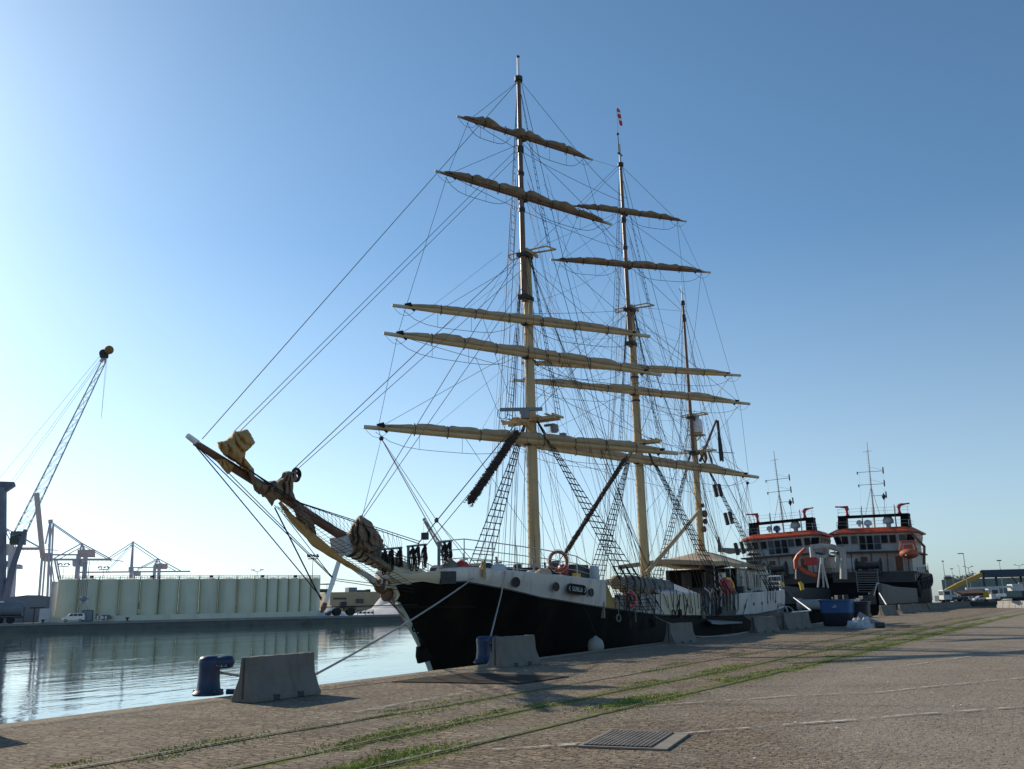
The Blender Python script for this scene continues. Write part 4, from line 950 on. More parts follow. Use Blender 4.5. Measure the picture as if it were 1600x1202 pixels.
mb = sb(); mb.box((61, YC - 2.1, 3.2), (.7, .5, .4)); mb.build('lamp_box', MT['lightgrey'], house, bevel=.02)
mb = sb(); mb.cyl((55.2, YC - 1.9, 1.9), (55.2, YC - 1.9, 3.3), .22, n=12); mb.build('funnel', MT['whiteclean'], house, smooth=40)
mb = sb()
for k in range(26):
    x = 49 + k * .52 + rnd.uniform(-.2, .2); y = YC - rnd.uniform(2.7, 3.7); s_ = rnd.uniform(.12, .4)
    mb.box((x, y, 2.0 + s_ * .5 + rnd.uniform(-.5, .25)), (s_, s_ * .9, s_ * 1.3), rz=rnd.random() * 3)
    if k % 2: mb.tube([(x, y, 1.4), (x + rnd.uniform(-.2, .2), y, 3.2)], .025, 4)
mb.build('deck_gear', MT['gunmetal'], ship, bevel=.02)
for i in range(9):
    x = 46.3 + i * .62; sb().tube([(x, YC - 3.95, rnd.uniform(.9, 1.3)), (x + .1, YC - 3.98, 1.9 + rnd.uniform(0, .3)), (x + .15, YC - 3.7, 2.3)], rnd.uniform(.02, .05), 5).build('fender_rope', MT['lightgrey'] if i % 3 == 0 else MT['rope2'], ship)
# rope tails, tackles and fenders hanging along the waist
for i in range(34):
    x = 34.8 + i * .42 + rnd.uniform(-.15, .15); z1 = rnd.uniform(1.9, 2.4); z0 = rnd.uniform(.7, 1.4); dx = rnd.uniform(-.5, .5)
    mb = sb(); mb.sag((x, YC - 3.98, z1), (x + dx, YC - 4.0, z0), rnd.uniform(.012, .028), rnd.choice((0, .08, -.05)), 4)
    if i % 5 == 0: mb.ring((x + dx, YC - 4.0, z0 - .1), .14, .03, (.2, 1, 0), 12, 5)
    if i % 7 == 3: mb.cyl((x + dx, YC - 4.02, z0 - .35), (x + dx, YC - 4.02, z0), .09, n=8)
    mb.build('hanging_line', MT['rope'] if i % 4 else MT['rope2'], ship)
# dark boarding net and chain plates between forecastle and waist
def on_hull(px, py): q = near_side(px, py); return V((q.x, YC - hb(q.x) - .10, q.z))
mb = sb(); NA = [on_hull(*p) for p in ((944, 906), (950, 915), (958, 932), (970, 950))]; NB = [on_hull(*p) for p in ((962, 900), (984, 912), (1010, 930), (1024, 952))]
def along2(L, t): k = t * (len(L) - 1); i = min(int(k), len(L) - 2); return L[i].lerp(L[i + 1], k - i)
for k in range(13):
    t = k / 12; mb.tube([along2(NA, t), along2(NA, t).lerp(along2(NB, t), .5) + V((0, -.05, -.06)), along2(NB, t)], .014, 3)
for k in range(8):
    u = k / 7; mb.tube([along2(NA, t).lerp(along2(NB, t), u) + V((0, -.02, -.06 * sin(pi * u))) for t in (0, .2, .4, .6, .8, 1)], .013, 3)
mb.build('boarding_net', MT['rope'], ship)
mb = sb()
for px0, py0, px1, py1 in ((956, 918, 968, 948), (970, 915, 990, 952), (985, 915, 1006, 957), (1000, 920, 1020, 960), (1012, 922, 1034, 960), (1060, 930, 1052, 962), (1072, 932, 1068, 964), (1100, 930, 1092, 958), (1112, 935, 1120, 962), (1125, 930, 1118, 958), (1140, 940, 1150, 958), (1165, 935, 1158, 962)):
    a, b = on_hull(px0, py0), on_hull(px1, py1); mb.tube([a, a.lerp(b, .3), a.lerp(b, .5), a.lerp(b, .7), b], [.015, .02, .045, .02, .018], 5)
split_build(mb, 'chain_plate', MT['rope'], ship)
# working gear standing about the forecastle
for k in range(26):
    x = 26.4 + 6.8 * k / 25; y = YC - hb(x) + .35 + rnd.uniform(0, .9); s_ = rnd.uniform(.12, .34); z = top(x) - .12; mb = sb(); kind = k % 5
    if kind == 0: mb.lathe([(s_ * .5, 0), (s_ * .55, .05), (s_ * .5, s_ * 1.4), (s_ * .2, s_ * 1.5)], (x, y, z), 9)
    elif kind == 1: mb.box((x, y, z + s_ * .5), (s_ * 1.4, s_, s_), rz=rnd.random() * 3)
    elif kind == 2:
        for q in range(4): mb.ring((x, y, z + .04 + .05 * q), s_ * .8, .03, n=12, m=4)
    elif kind == 3: mb.ball((x, y, z + s_ * .5), s_ * .8, 6, (1.3, 1, .7))
    else: mb.tube([(x, y, z), (x + rnd.uniform(-.2, .2), y, z + .75)], .045, 6); mb.tube([(x - .25, y, z + .5), (x + .25, y, z + .55)], .035, 5)
    mb.build('deck_fitting', MT[rnd.choice(('gunmetal', 'dark', 'grey', 'rope2', 'wood', 'sailb', 'lightgrey'))], ship, bevel=.01)
# low gangway flap below the open waist
mb = sb(); mb.prism([onY(1105, 971, 15.5), onY(1160, 974, 15.3), onY(1125, 976, 15.0), onY(1112, 975, 15.1)], (0, 0, .08)); mb.build('gangway_flap', MT['grey'], ship)
# cream panel lids over the hatch amidships
hp = sb(); hp.prism([(39.7, YC - 3.85, 2.0), (44.9, YC - 3.85, 1.93), (45.2, YC - 2.2, 2.55), (40.3, YC - 2.2, 2.62)], (0, .0, .1)); hp = hp.build('hatch_lid', MT['lightgrey'], ship)
sb().prism([(40.3, YC - 2.2, 2.62), (45.2, YC - 2.2, 2.55), (45.2, YC + 2.2, 2.55), (40.3, YC + 2.2, 2.62)], (0, 0, .1)).build('lid', MT['lightgrey'], hp)
# awning over the after deck
aw = sb(); ez = 3.72; rows = []
ax0, ax1 = 50.4, 64.5; nX = 17
for i in range(nX):
    t = i / (nX - 1); x = ax0 + (ax1 - ax0) * t; row = []
    for j in range(9):
        s_ = -1 + j / 4; pk = max(0, 1 - abs(x - ZX) / 6.2); rz_ = ez + .15 + (.78 * pk ** 1.1 + .18) * (1 - abs(s_) ** 1.15) - .05 * cos(t * pi * 6) * abs(s_) - .4 * max(0, t - .6) * abs(s_)
        row.append(V((x, YC + s_ * (2.9 if x < 62 else 2.2), rz_)))
    rows.append(row)
aw.loft(rows, cap=False, closed=False); aw.loft([[p, p + V((0, 0, -.26 - .03 * (i % 2)))] for i, p in enumerate(r[0] for r in rows)], cap=False, closed=False); aw.loft([[p, p + V((0, 0, -.26))] for p in rows[0]], cap=False, closed=False)
aw = aw.build('awning', MT['awning'], ship, smooth=60)
mb = sb()
for x in (51, 54, 57, 60, 63): mb.tube([(x, YC - 2.8, 1.9), (x, YC - 2.8, ez + .1)], .03, 5); mb.tube([(x, YC + 2.8, 1.9), (x, YC + 2.8, ez + .1)], .03, 5)
split_build(mb, 'awning_pole', MT['steel'], aw)
# dark radar arch and furled spanker aft of the awning
mb = sb(); mb.tube([(59.8, YC - .4, 5.0), (62, YC - .4, 4.95), (66.5, YC - .4, 5.2)], [.1, .22, .12], 8); mb.prism([(59.8, YC - .45, 5.8), (60.3, YC - .45, 4.8), (59.6, YC - .45, 4.8)], (0, .12, 0)); mb.build('spanker_boom', MT['tarp'], ship, smooth=50)
mb = sb(); mb.box((65, YC - 1.2, 3.6), (.9, .7, 1.4)); mb.tube([(65, YC - 1.2, 4.2), (65.2, YC - 1.2, 5.4)], .06, 5); mb.box((65.2, YC - 1.2, 4.8), (.5, .9, .14)); mb.build('instrument_post', MT['dark'], ship, bevel=.03)

# ---- loose things aboard
# long grey canvas bundle on the waist
def canvas_roll():
    rings = []; K = 30; a = onY(968, 911, YC - 3.2); b = onY(1047, 919, YC - 3.2)
    for i in range(K + 1):
        t = i / K; c = a.lerp(b, t); r = .40 * min(1, .35 + 5 * t, .4 + 6 * (1 - t)) * (1 + .18 * noise.noise(V((t * 7, 2, 0))))
        rings.append([c + V((.1 * sin(an), cos(an) * r * 1.1, sin(an) * r * .92 - .08 * max(0, -sin(an)) + .05 * noise.noise(V((t * 12, an * 2, 3))))) for an in [2 * pi * j / 18 for j in range(18)]])
    mb = MB(a).loft(rings); return mb, a, b
mb, a, b = canvas_roll(); root = empty('canvas_roll', a, 'long grey canvas covered bundle lashed on the waist rail abreast the main mast', 'canvas bundle')
mb.build('cover', MT['tarp'], root, smooth=60)
mb = MB(a); mb.ball(a + V((-.25, 0, .02)), .36, 8, (.7, 1, .9)); mb.build('end_cap', MT['sail'], root, smooth=60)
mb = MB(a)
for t in (.12, .3, .5, .7, .88): mb.ring(a.lerp(b, t), .45, .018, (b - a), 18, 4)
mb.build('lashing', MT['rope'], root)
def lifebuoy(c, n, label, R=.30, r=.075, m='faded_shaded', grp=None):
    root = empty('lifebuoy', c, label, 'lifebuoy', grp); mb = MB(c); mb.ring(c, R, r, n, 26, 8); mb.build('ring', MT[m], root, smooth=70)
    mb = MB(c); n = V(n).normalized(); x = n.orthogonal().normalized(); y = n.cross(x)
    for k in range(4): a = k * pi / 2 + .4; p = c + (x * cos(a) + y * sin(a)) * R; mb.ring(p, r + .006, .012, x * -sin(a) + y * cos(a), 10, 4)
    mb.tube([c + (x * cos(k * .2618) + y * sin(k * .2618)) * (R + r + .03 * abs(sin(k * .5236))) for k in range(25)], .012, 4); mb.build('grab_line', MT['lightgrey'], root)
P1 = near_side(877, 884); lifebuoy(V((30.75, YC - hb(30.75) + .12, 3.22)), (-.7, -.8, .1), 'orange lifebuoy hanging on the white forecastle railing beside the long brown stay sleeve', .35, .062)
lifebuoy(V((36.05, YC - hb(36) - .1, 1.75)), (-.35, -1, 0), 'small red lifebuoy hanging low on the white waist bulwark behind the shroud ropes', .27, .07, 'red')
# red and yellow covered raft aft
c = onY(1136, 916, 15.75); root = empty('covered_buoy', c, 'round red and yellow covered horseshoe buoy on the stern rail', 'buoy'); mb = MB(c)
mb.lathe([(.1, -.18), (.45, -.16), (.5, 0), (.42, .14), (.1, .2)], c, 18, (-.3, -1, .1)); mb.build('cover', MT['red'], root, smooth=60)
mb = MB(c); mb.ring(c + V((-.05, -.1, -.05)), .45, .09, (-.3, -1, .1), 18, 7, 2.2, 4.3); mb.build('trim', MT['yellow'], root, smooth=60)
c = onY(880, 889.5, 16.2); tag(MB().lathe([(.03, -.2), (.17, -.15), (.2, 0), (.17, .15), (.03, .2)], c, 12, (1, -.4, .1)).build('red_float', MT['red'], smooth=60), 'small red float lying on the forecastle under the orange lifebuoy', 'float')
# rope coils hanging from the pin rails
for i, (ta, tb) in enumerate(pins):
    for k in range(3 if i < 2 else 2):
        t = (.1 + .36 * k) if i < 2 else (.25 + .5 * k); c = ta.lerp(tb, t) + V((0, -.1 + .04 * (k % 2), -.36)); mb = MB(c)
        for q in range(3):
            pts = [c + V((cos(a) * (.075 + .022 * q), (q - 1.5) * .04 + .02 * sin(a * 3), sin(a) * (.27 + .05 * q + .03 * (k % 2)) - .05 * q)) for a in [2 * pi * j / 16 for j in range(17)]]
            mb.tube(pts, .022, 5, cap=False)
        mb.tube([c + V((0, 0, .36)), c + V((0.01, -.03, .2))], .045, 5)
        o = mb.build('rope_coil', MT['rope']); o.location = c
        tag(o, ['dark rope coil hanging from the foremost pin rail at the bow', 'dark rope coil hanging from the middle pin rail at the bow', 'dark rope coil hanging under the front end of the forecastle railing'][i], 'rope coil', 'rope coils hanging at the bow')
# bits on the forecastle rail
for px, py, m, lab, s_ in ((752, 889, 'yellow', 'yellow cloth hanging over the white forecastle edge', .0), ):
    a = near_side(px, py); a = V((a.x, YC - hb(a.x) - .05, a.z)); mb = MB(a); mb.loft([[a + V((-.16 + .3 * i / 5 + .1 * t, -.04 - .04 * sin(i * 2 + t * 3), .25 - .55 * t)) for i in range(6)] for t in (0, .25, .5, .75, 1)], cap=False, closed=False)
    o = mb.build('yellow_cloth', MT['mustard'], smooth=60); o.location = a; tag(o, lab, 'cloth')
for px, py, m, lab in ((717, 883, 'tarp', 'dark canvas bag on the forecastle edge left of the yellow cloth'), (734, 882, 'red', 'red canvas bag on the forecastle left of the yellow cloth'), (773, 880, 'gunmetal', 'dark canvas bag on the forecastle right of the yellow cloth'), (790, 885, 'lightgrey', 'white bundled sheet on the forecastle edge above the first porthole'), (862, 892, 'sail', 'pale canvas heap on the forecastle below the orange lifebuoy')):
    a = near_side(px, py); a = V((a.x, YC - hb(a.x) + .35, top(a.x) + .08)); mb = MB(a); w_ = .55 if px in (790, 862) else .3
    rings = []
    for i in range(9):
        th = pi * (i + .5) / 9; rings.append([a + V((sin(th) * cos(ph) * w_ * (1 + .3 * noise.noise(V((ph, th * 2, px)))), sin(th) * sin(ph) * .25, -cos(th) * .2 * (1 + .4 * noise.noise(V((ph * 2, th, px + 3)))))) for ph in [2 * pi * j / 14 for j in range(14)]])
    o = mb.loft(rings).build('canvas_bag', MT[m], smooth=60); o.location = a; tag(o, lab, 'bag')
# striped pennant at the main truck
a, b = V((MX - .5, YC, 29.9)), V((MX - .5, YC, 31.6)); root = empty('pennant', a, 'small red and white striped wind pennant above the main mast', 'pennant')
mb = MB(a).tube([a, b], .018, 5); mb.tube([b, b + V((.12, -.12, .0))], .015, 4); mb.build('staff', MT['lightgrey'], root)
mb = MB(a); top_ = b + V((0.02, -.02, 0)); bands = []
for k in range(9):
    t = k / 8; c = top_ + V((.03 + .10 * t, -.04 - .12 * t, .10 - 1.15 * t)); r = .13 * (1 - .25 * t) * (.5 if k == 0 else 1); bands.append([c + V((cos(q) * r * .7, cos(q) * -r * .7, sin(q) * r * .4)) for q in [2 * pi * j / 10 for j in range(10)]])
for k in range(8): mb.mi = 0 if k in (0, 1, 3, 4, 6, 7) else 1; mb.loft(bands[k:k + 2], cap=False)
mb.build('cloth', [mat('pennant_red', (.5, .03, .05), .8), MT['whiteclean']], root, smooth=60)
# dark folded ensign hanging from the gaff
a = P(1121, 657, -.2); mb = MB(a); rows = []
for i in range(9):
    t = i / 8; c = a.lerp(P(1128, 718, -.2), t); w_ = .08 + .30 * t ** .8
    rows.append([c + V((w_ * (j - 3) / 3 * .7, .10 * sin(j * 1.9 + t * 2), -.06 * abs(j - 3) * t)) for j in range(7)])
o = mb.loft(rows, cap=False, closed=False).build('ensign', mat('dark_ensign', (.03, .045, .05), .85, .4, 3), smooth=60); o.location = a
tag(o, 'dark blue-green folded flag drooping beside the mizzen gaff', 'flag')
# ------------------------------------------------------------------ things on our quay
def ridge(prof, L, cut=True, seed=0):        # concrete barrier: profile (y,z) extruded along x
    mb = MB(); n = 36; rings = []
    full = [(y, z) for y, z in prof] + [(-y, z) for y, z in prof[::-1]]
    for i in range(n + 1):
        x = -L / 2 + L * i / n
        rings.append([V((x + (.004 * noise.noise(V((y * 9, z * 9, seed))) if i in (0, n) else 0), y * (1 + .012 * noise.noise(V((x * 4, z * 6, seed)))), z + (.010 * noise.noise(V((x * 7, y * 9, seed))) - .03 * max(0, noise.noise(V((x * 3.3, y * 30, seed + 5))) - .35) if z > .7 else 0))) for y, z in full])
    return mb.loft(rings)
PROF = [(-.30, 0), (-.30, .07), (-.255, .13), (-.165, .33), (-.125, .42), (-.085, .80)]
def barrier(loc, label, L=1.8, rz=0.0, seed=0, m='concrete', h=1.0, wd=1.0):
    root = empty('concrete_barrier', loc, label, 'barrier', 'concrete barriers along the quay edge', rz)
    o = ridge([(y * wd, z * h) for y, z in PROF], L, seed=seed).build('body', MT[m], root, smooth=25, bevel=.012)
    mb = MB()
    for x in (-.18 * L, .18 * L):
        for s_ in (-1, 1): mb.box((x, s_ * .275 * wd, .055), (.15, .07, .10))
    split_build(mb, 'lifting_slot', MT['dark'], root)
    mb = MB(); mb.box((-L / 2 - .001, 0, .42), (.012, .045, .72)); mb.box((L / 2 + .001, 0, .42), (.012, .045, .72)); split_build(mb, 'joint_groove', MT['dark'], root)
    return root
def gpos(px, py, dy=0.0): p = onZ(px, py, 0); return V((p.x, p.y + dy, gz(p.x, p.y) - .005))
tp = onZ(52, 1165) + V((.38, 1.62, 0))
barrier((13.32, 13.17, 0), 'nearest concrete barrier, beside the blue bollard on the left', 1.78, .0, 1)
barrier((22.40, 13.22, 0), 'concrete barrier next to the blue bollard under the black bow', 1.72, -.12, 2)
barrier((35.85, 13.35, 0), 'concrete barrier by the cream side of the sailing ship, right of the white fender', 1.6, -.24, 3)
barrier((47.4, 13.1, 0), 'concrete barrier below the white stern of the sailing ship', 1.7, -.42, 4)
barrier((52.6, 12.75, 0), 'wide pale concrete barrier left of the blue tub', 3.0, -.22, 5, h=1.12)
far_b = [(1352, 965, 'pale barrier just behind the white tarpaulin heap', 1.15), (1394, 962, 'pale barrier under the bright white mooring line', 1.15), (1422, 959, 'pale barrier second to the right of the white mooring line', 1.1), (1443, 957, 'pale barrier third to the right of the white mooring line', 1.1), (1464, 953.5, 'pale brownish barrier below the bow of the right tug', 1.1),
         (1481, 951.5, 'grey barrier right of the tug bow, first in the shaded row', 1.0), (1496, 950, 'grey barrier second in the shaded row right of the tug bow', 1.0), (1508, 948.8, 'grey barrier third in the shaded row right of the tug bow', 1.0), (1520, 947.6, 'grey barrier fourth in the shaded row right of the tug bow', 1.0), (1532, 946.5, 'grey barrier fifth in the shaded row right of the tug bow', 1.0), (1550, 945, 'last dark barrier at the right end of the row', 1.0)]
for i, (px, py, lab, h) in enumerate(far_b):
    p = onZ(px, py, 0)
    barrier((p.x, p.y + .3, 0), lab, 1.9 if i < 5 else 2.2, -.5 - .05 * i if i < 5 else -.9, 10 + i, h=h, wd=1.25)
barrier((tp.x - .9, tp.y + .1, 0), 'barrier just outside the left edge whose shadow points into view', 1.8, 0, 30)
# bollards
def bollard(loc, rz, label):
    root = empty('mooring_bollard', loc, label, 'bollard', 'blue bollards at the quay edge', rz)
    mb = MB().lathe([(.02, 0), (.30, 0), (.31, .04), (.27, .09), (.235, .13), (.215, .3), (.21, .52), (.225, .62), (.22, .70), (.17, .755), (.02, .77)], n=24); mb.build('post', MT['blue'], root, smooth=50)
    mb = MB().tube([(.0, 0, .60), (.16, 0, .63), (.34, 0, .64), (.46, 0, .64), (.495, 0, .64)], [.10, .125, .13, .115, .05], 14); h = mb.build('horn', MT['blue'], root, smooth=60)
    mb = MB()
    for k, (a0, a1) in enumerate(((.16, .20), (.225, .24), (.265, .30), (.33, .35), (.37, .39))): mb.loft([[V((x, cos(a) * .131, .64 + sin(a) * .131)) for a in (-2.75 + .25 * (k % 2), -2.6, -2.45, -2.3)] for x in (a0, a1)], cap=False, closed=False)
    mb.build('worn_marks', worn('bollard_white_marks', (.6, .62, .66), .4, .55, 30), h)
    mb = MB()
    for k in range(6): a = k * pi / 3 + .3; mb.cyl((cos(a) * .27, sin(a) * .27, .05), (cos(a) * .27, sin(a) * .27, .11), .025, n=6)
    mb.build('bolt', MT['rust'], root)
    return root
bollard(gpos(325, 1086), radians(-62), 'dark blue bollard with white scuffed horn beside the nearest barrier')
B2 = gpos(756, 1035.5); bollard(B2, radians(-52), 'blue bollard with rusty foot before the black bow')
o = MB().tube([(13.35, 14.62, .07), (13.6, 14.4, .06), (13.9, 14.25, .07), (14.4, 14.2, .06)], .055, 8).build('pipe', MT['blue'], smooth=60); tag(o, 'short blue pipe lying behind the nearest barrier', 'pipe')
# mooring lines
def mooring(name, pts, r, m, label, drop):
    a = V(pts[0]); mb = MB(a)
    for p, q in zip(pts, pts[1:]): mb.sag(p, q, r, drop, 6, 16)
    o = mb.build(name, m, smooth=60); o.location = a; return tag(o, label, 'mooring rope')
hr = near_side(738, 904); B1 = gpos(325, 1086) + V((.12, -.05, .45))
RM = mat('pale_mooring_rope', (.38, .35, .31), .95, .25, 30, bump=.6, bscale=60)
mooring('mooring_rope', [V((hr.x, YC - hb(hr.x) - .03, hr.z)), onY(495, 1053, 13.9), B1], .027, RM, 'long pale mooring rope from the white bow down to the left bollard', .10)
hr = near_side(787, 893); mooring('mooring_rope', [V((hr.x, YC - hb(hr.x) - .05, hr.z)), onY(783, 930, 16.6), B2 + V((.2, -.1, .66))], .024, RM, 'mooring rope dropping from the forecastle side to the blue bollard under the bow', .0)
mooring('mooring_rope', [onY(1022, 962, 15.5), onY(1056, 976, 14.2), V((36.6, 13.9, .35)), onY(1118, 994, 13.9), V((45.5, 13.5, .1))], .02, RM, 'thin rope from the cream midship side behind the barrier', .06)
WR = mat('bright_white_rope', (.7, .7, .7), .7, .1, 5)
# fender ball
c = V((31.05, 15.15, .06)); p = onY(931, 1009, 15.15); c = V((p.x, 15.15, p.z)); root = empty('ball_fender', c, 'round dirty white fender hanging between the black hull and the quay edge', 'fender')
MB(c).lathe([(.02, -.38), (.17, -.34), (.29, -.18), (.31, .0), (.26, .18), (.14, .28), (.08, .30), (.06, .35), (.02, .36)], c, 20).build('body', mat('fender_vinyl', (.30, .28, .25), .6, .1, 4, dirt=(.2, .17, .12), dscale=4, damt=.6), root, smooth=60)
MB(c).tube([c + V((0, 0, .42)), c + V((0, .3, 1.2)), V((c.x, 15.6, 1.5))], .015, 5).build('lanyard', MT['rope'], root)
# blue tub, bin beside it, heap of tarpaulin
p0, p1 = onZ(1289, 979), onZ(1336, 978); c = V(((p0.x + p1.x) / 2, (p0.y + p1.y) / 2 + .05, 0)); W_ = abs(proj((c.x, c.y - .9, 0))[0] - proj((c.x, c.y + .9, 0))[0]); hw = 1.8 * 50 / W_ / 2
root = empty('plastic_tub', c, 'large blue plastic tub with dark lower half standing on the quay', 'tub')
def rrect(w, d, z, r=.18, n=5): return [V((sx * (w - r) + cos(a) * r, sy * (d - r) + sin(a) * r, z)) for sx, sy, a0 in ((1, 1, 0), (-1, 1, pi / 2), (-1, -1, pi), (1, -1, 1.5 * pi)) for a in [a0 + pi / 2 * k / n for k in range(n + 1)]]
MB().loft([rrect(.62, hw * .80, .02), rrect(.66, hw * .86, .1), rrect(.70, hw * .93, .78)]).build('base', MT['darktub'], root, smooth=40)
t_ = MB().loft([rrect(.70, hw * .93, .781), rrect(.72, hw * .97, 1.45), rrect(.78, hw * 1.02, 1.46), rrect(.78, hw * 1.02, 1.56), rrect(.70, hw * .93, 1.56), rrect(.66, hw * .88, 1.2)]).build('body', MT['bluetub'], root, smooth=40)
mb = MB()
for k in range(5): mb.tube([(-.735, -.10 + .05 * k, 1.2 + .05 * sin(k * 1.4)), (-.735, -.06 + .05 * k, 1.08 - .03 * (k % 2))], .018, 5)
mb.build('emblem', MT['lightgrey'], t_)
c2 = V((c.x + 1.5, c.y - hw - .15, 0)); root = empty('waste_bin', c2, 'dark grey bins standing close behind the blue tub', 'bin'); MB().loft([rrect(.5, .42, .02), rrect(.6, .5, 1.2), rrect(.64, .54, 1.22), rrect(.64, .54, 1.3)]).build('body', MT['gunmetal'], root, smooth=40)
MB().box((0, 0, 1.36), (1.3, 1.1, .1)).build('lid', MT['gunmetal'], root, bevel=.03)
p = onZ(1346, 982); root = empty('tarpaulin_heap', (p.x, p.y, 0), 'crumpled white tarpaulin heap with a grey tube on the quay beside the blue tub', 'tarpaulin')
mb = MB(); rings = []
for i in range(13):
    th = pi / 2 * i / 12; rings.append([V((cos(th) * cos(a) * .55 * (1 + .35 * noise.noise(V((a * 1.5, th * 3, 1)))), cos(th) * sin(a) * .75 * (1 + .4 * noise.noise(V((a * 2, th * 2, 4)))), sin(th) * .55 * (1 + .6 * noise.noise(V((cos(a) * 2, sin(a) * 2, th * 3)))))) for a in [2 * pi * j / 26 for j in range(26)]])
mb.loft(rings).build('sheet', mat('white_tarpaulin', (.42, .43, .45), .7, .3, 5, bump=.6), root, smooth=50)
MB().tube([(.1, .1, .75), (.1, -.4, .4), (.05, -1.0, .2)], [.16, .17, .13], 10).build('tube', MT['grey'], root, smooth=50)
MB().box((.1, -.95, .16), (.5, .5, .3), rz=.3).build('sack', MT['gunmetal'], root, bevel=.08)
# rope heap on the end of the wide barrier
p = onZ(1231, 981); a = V((p.x, p.y, 0)); mb = MB(a)
for q in range(9): mb.ring(a + V((random.uniform(-.2, .2), random.uniform(-.25, .25), .3 + .1 * q)), random.uniform(.18, .34), .03, (1, random.uniform(-.6, .6), random.uniform(-.6, .6)), 14, 5)
o = mb.build('rope_coil', MT['steel']); o.location = a; tag(o, 'tangled pale rope hung on the left end of the wide pale barrier', 'rope coil')

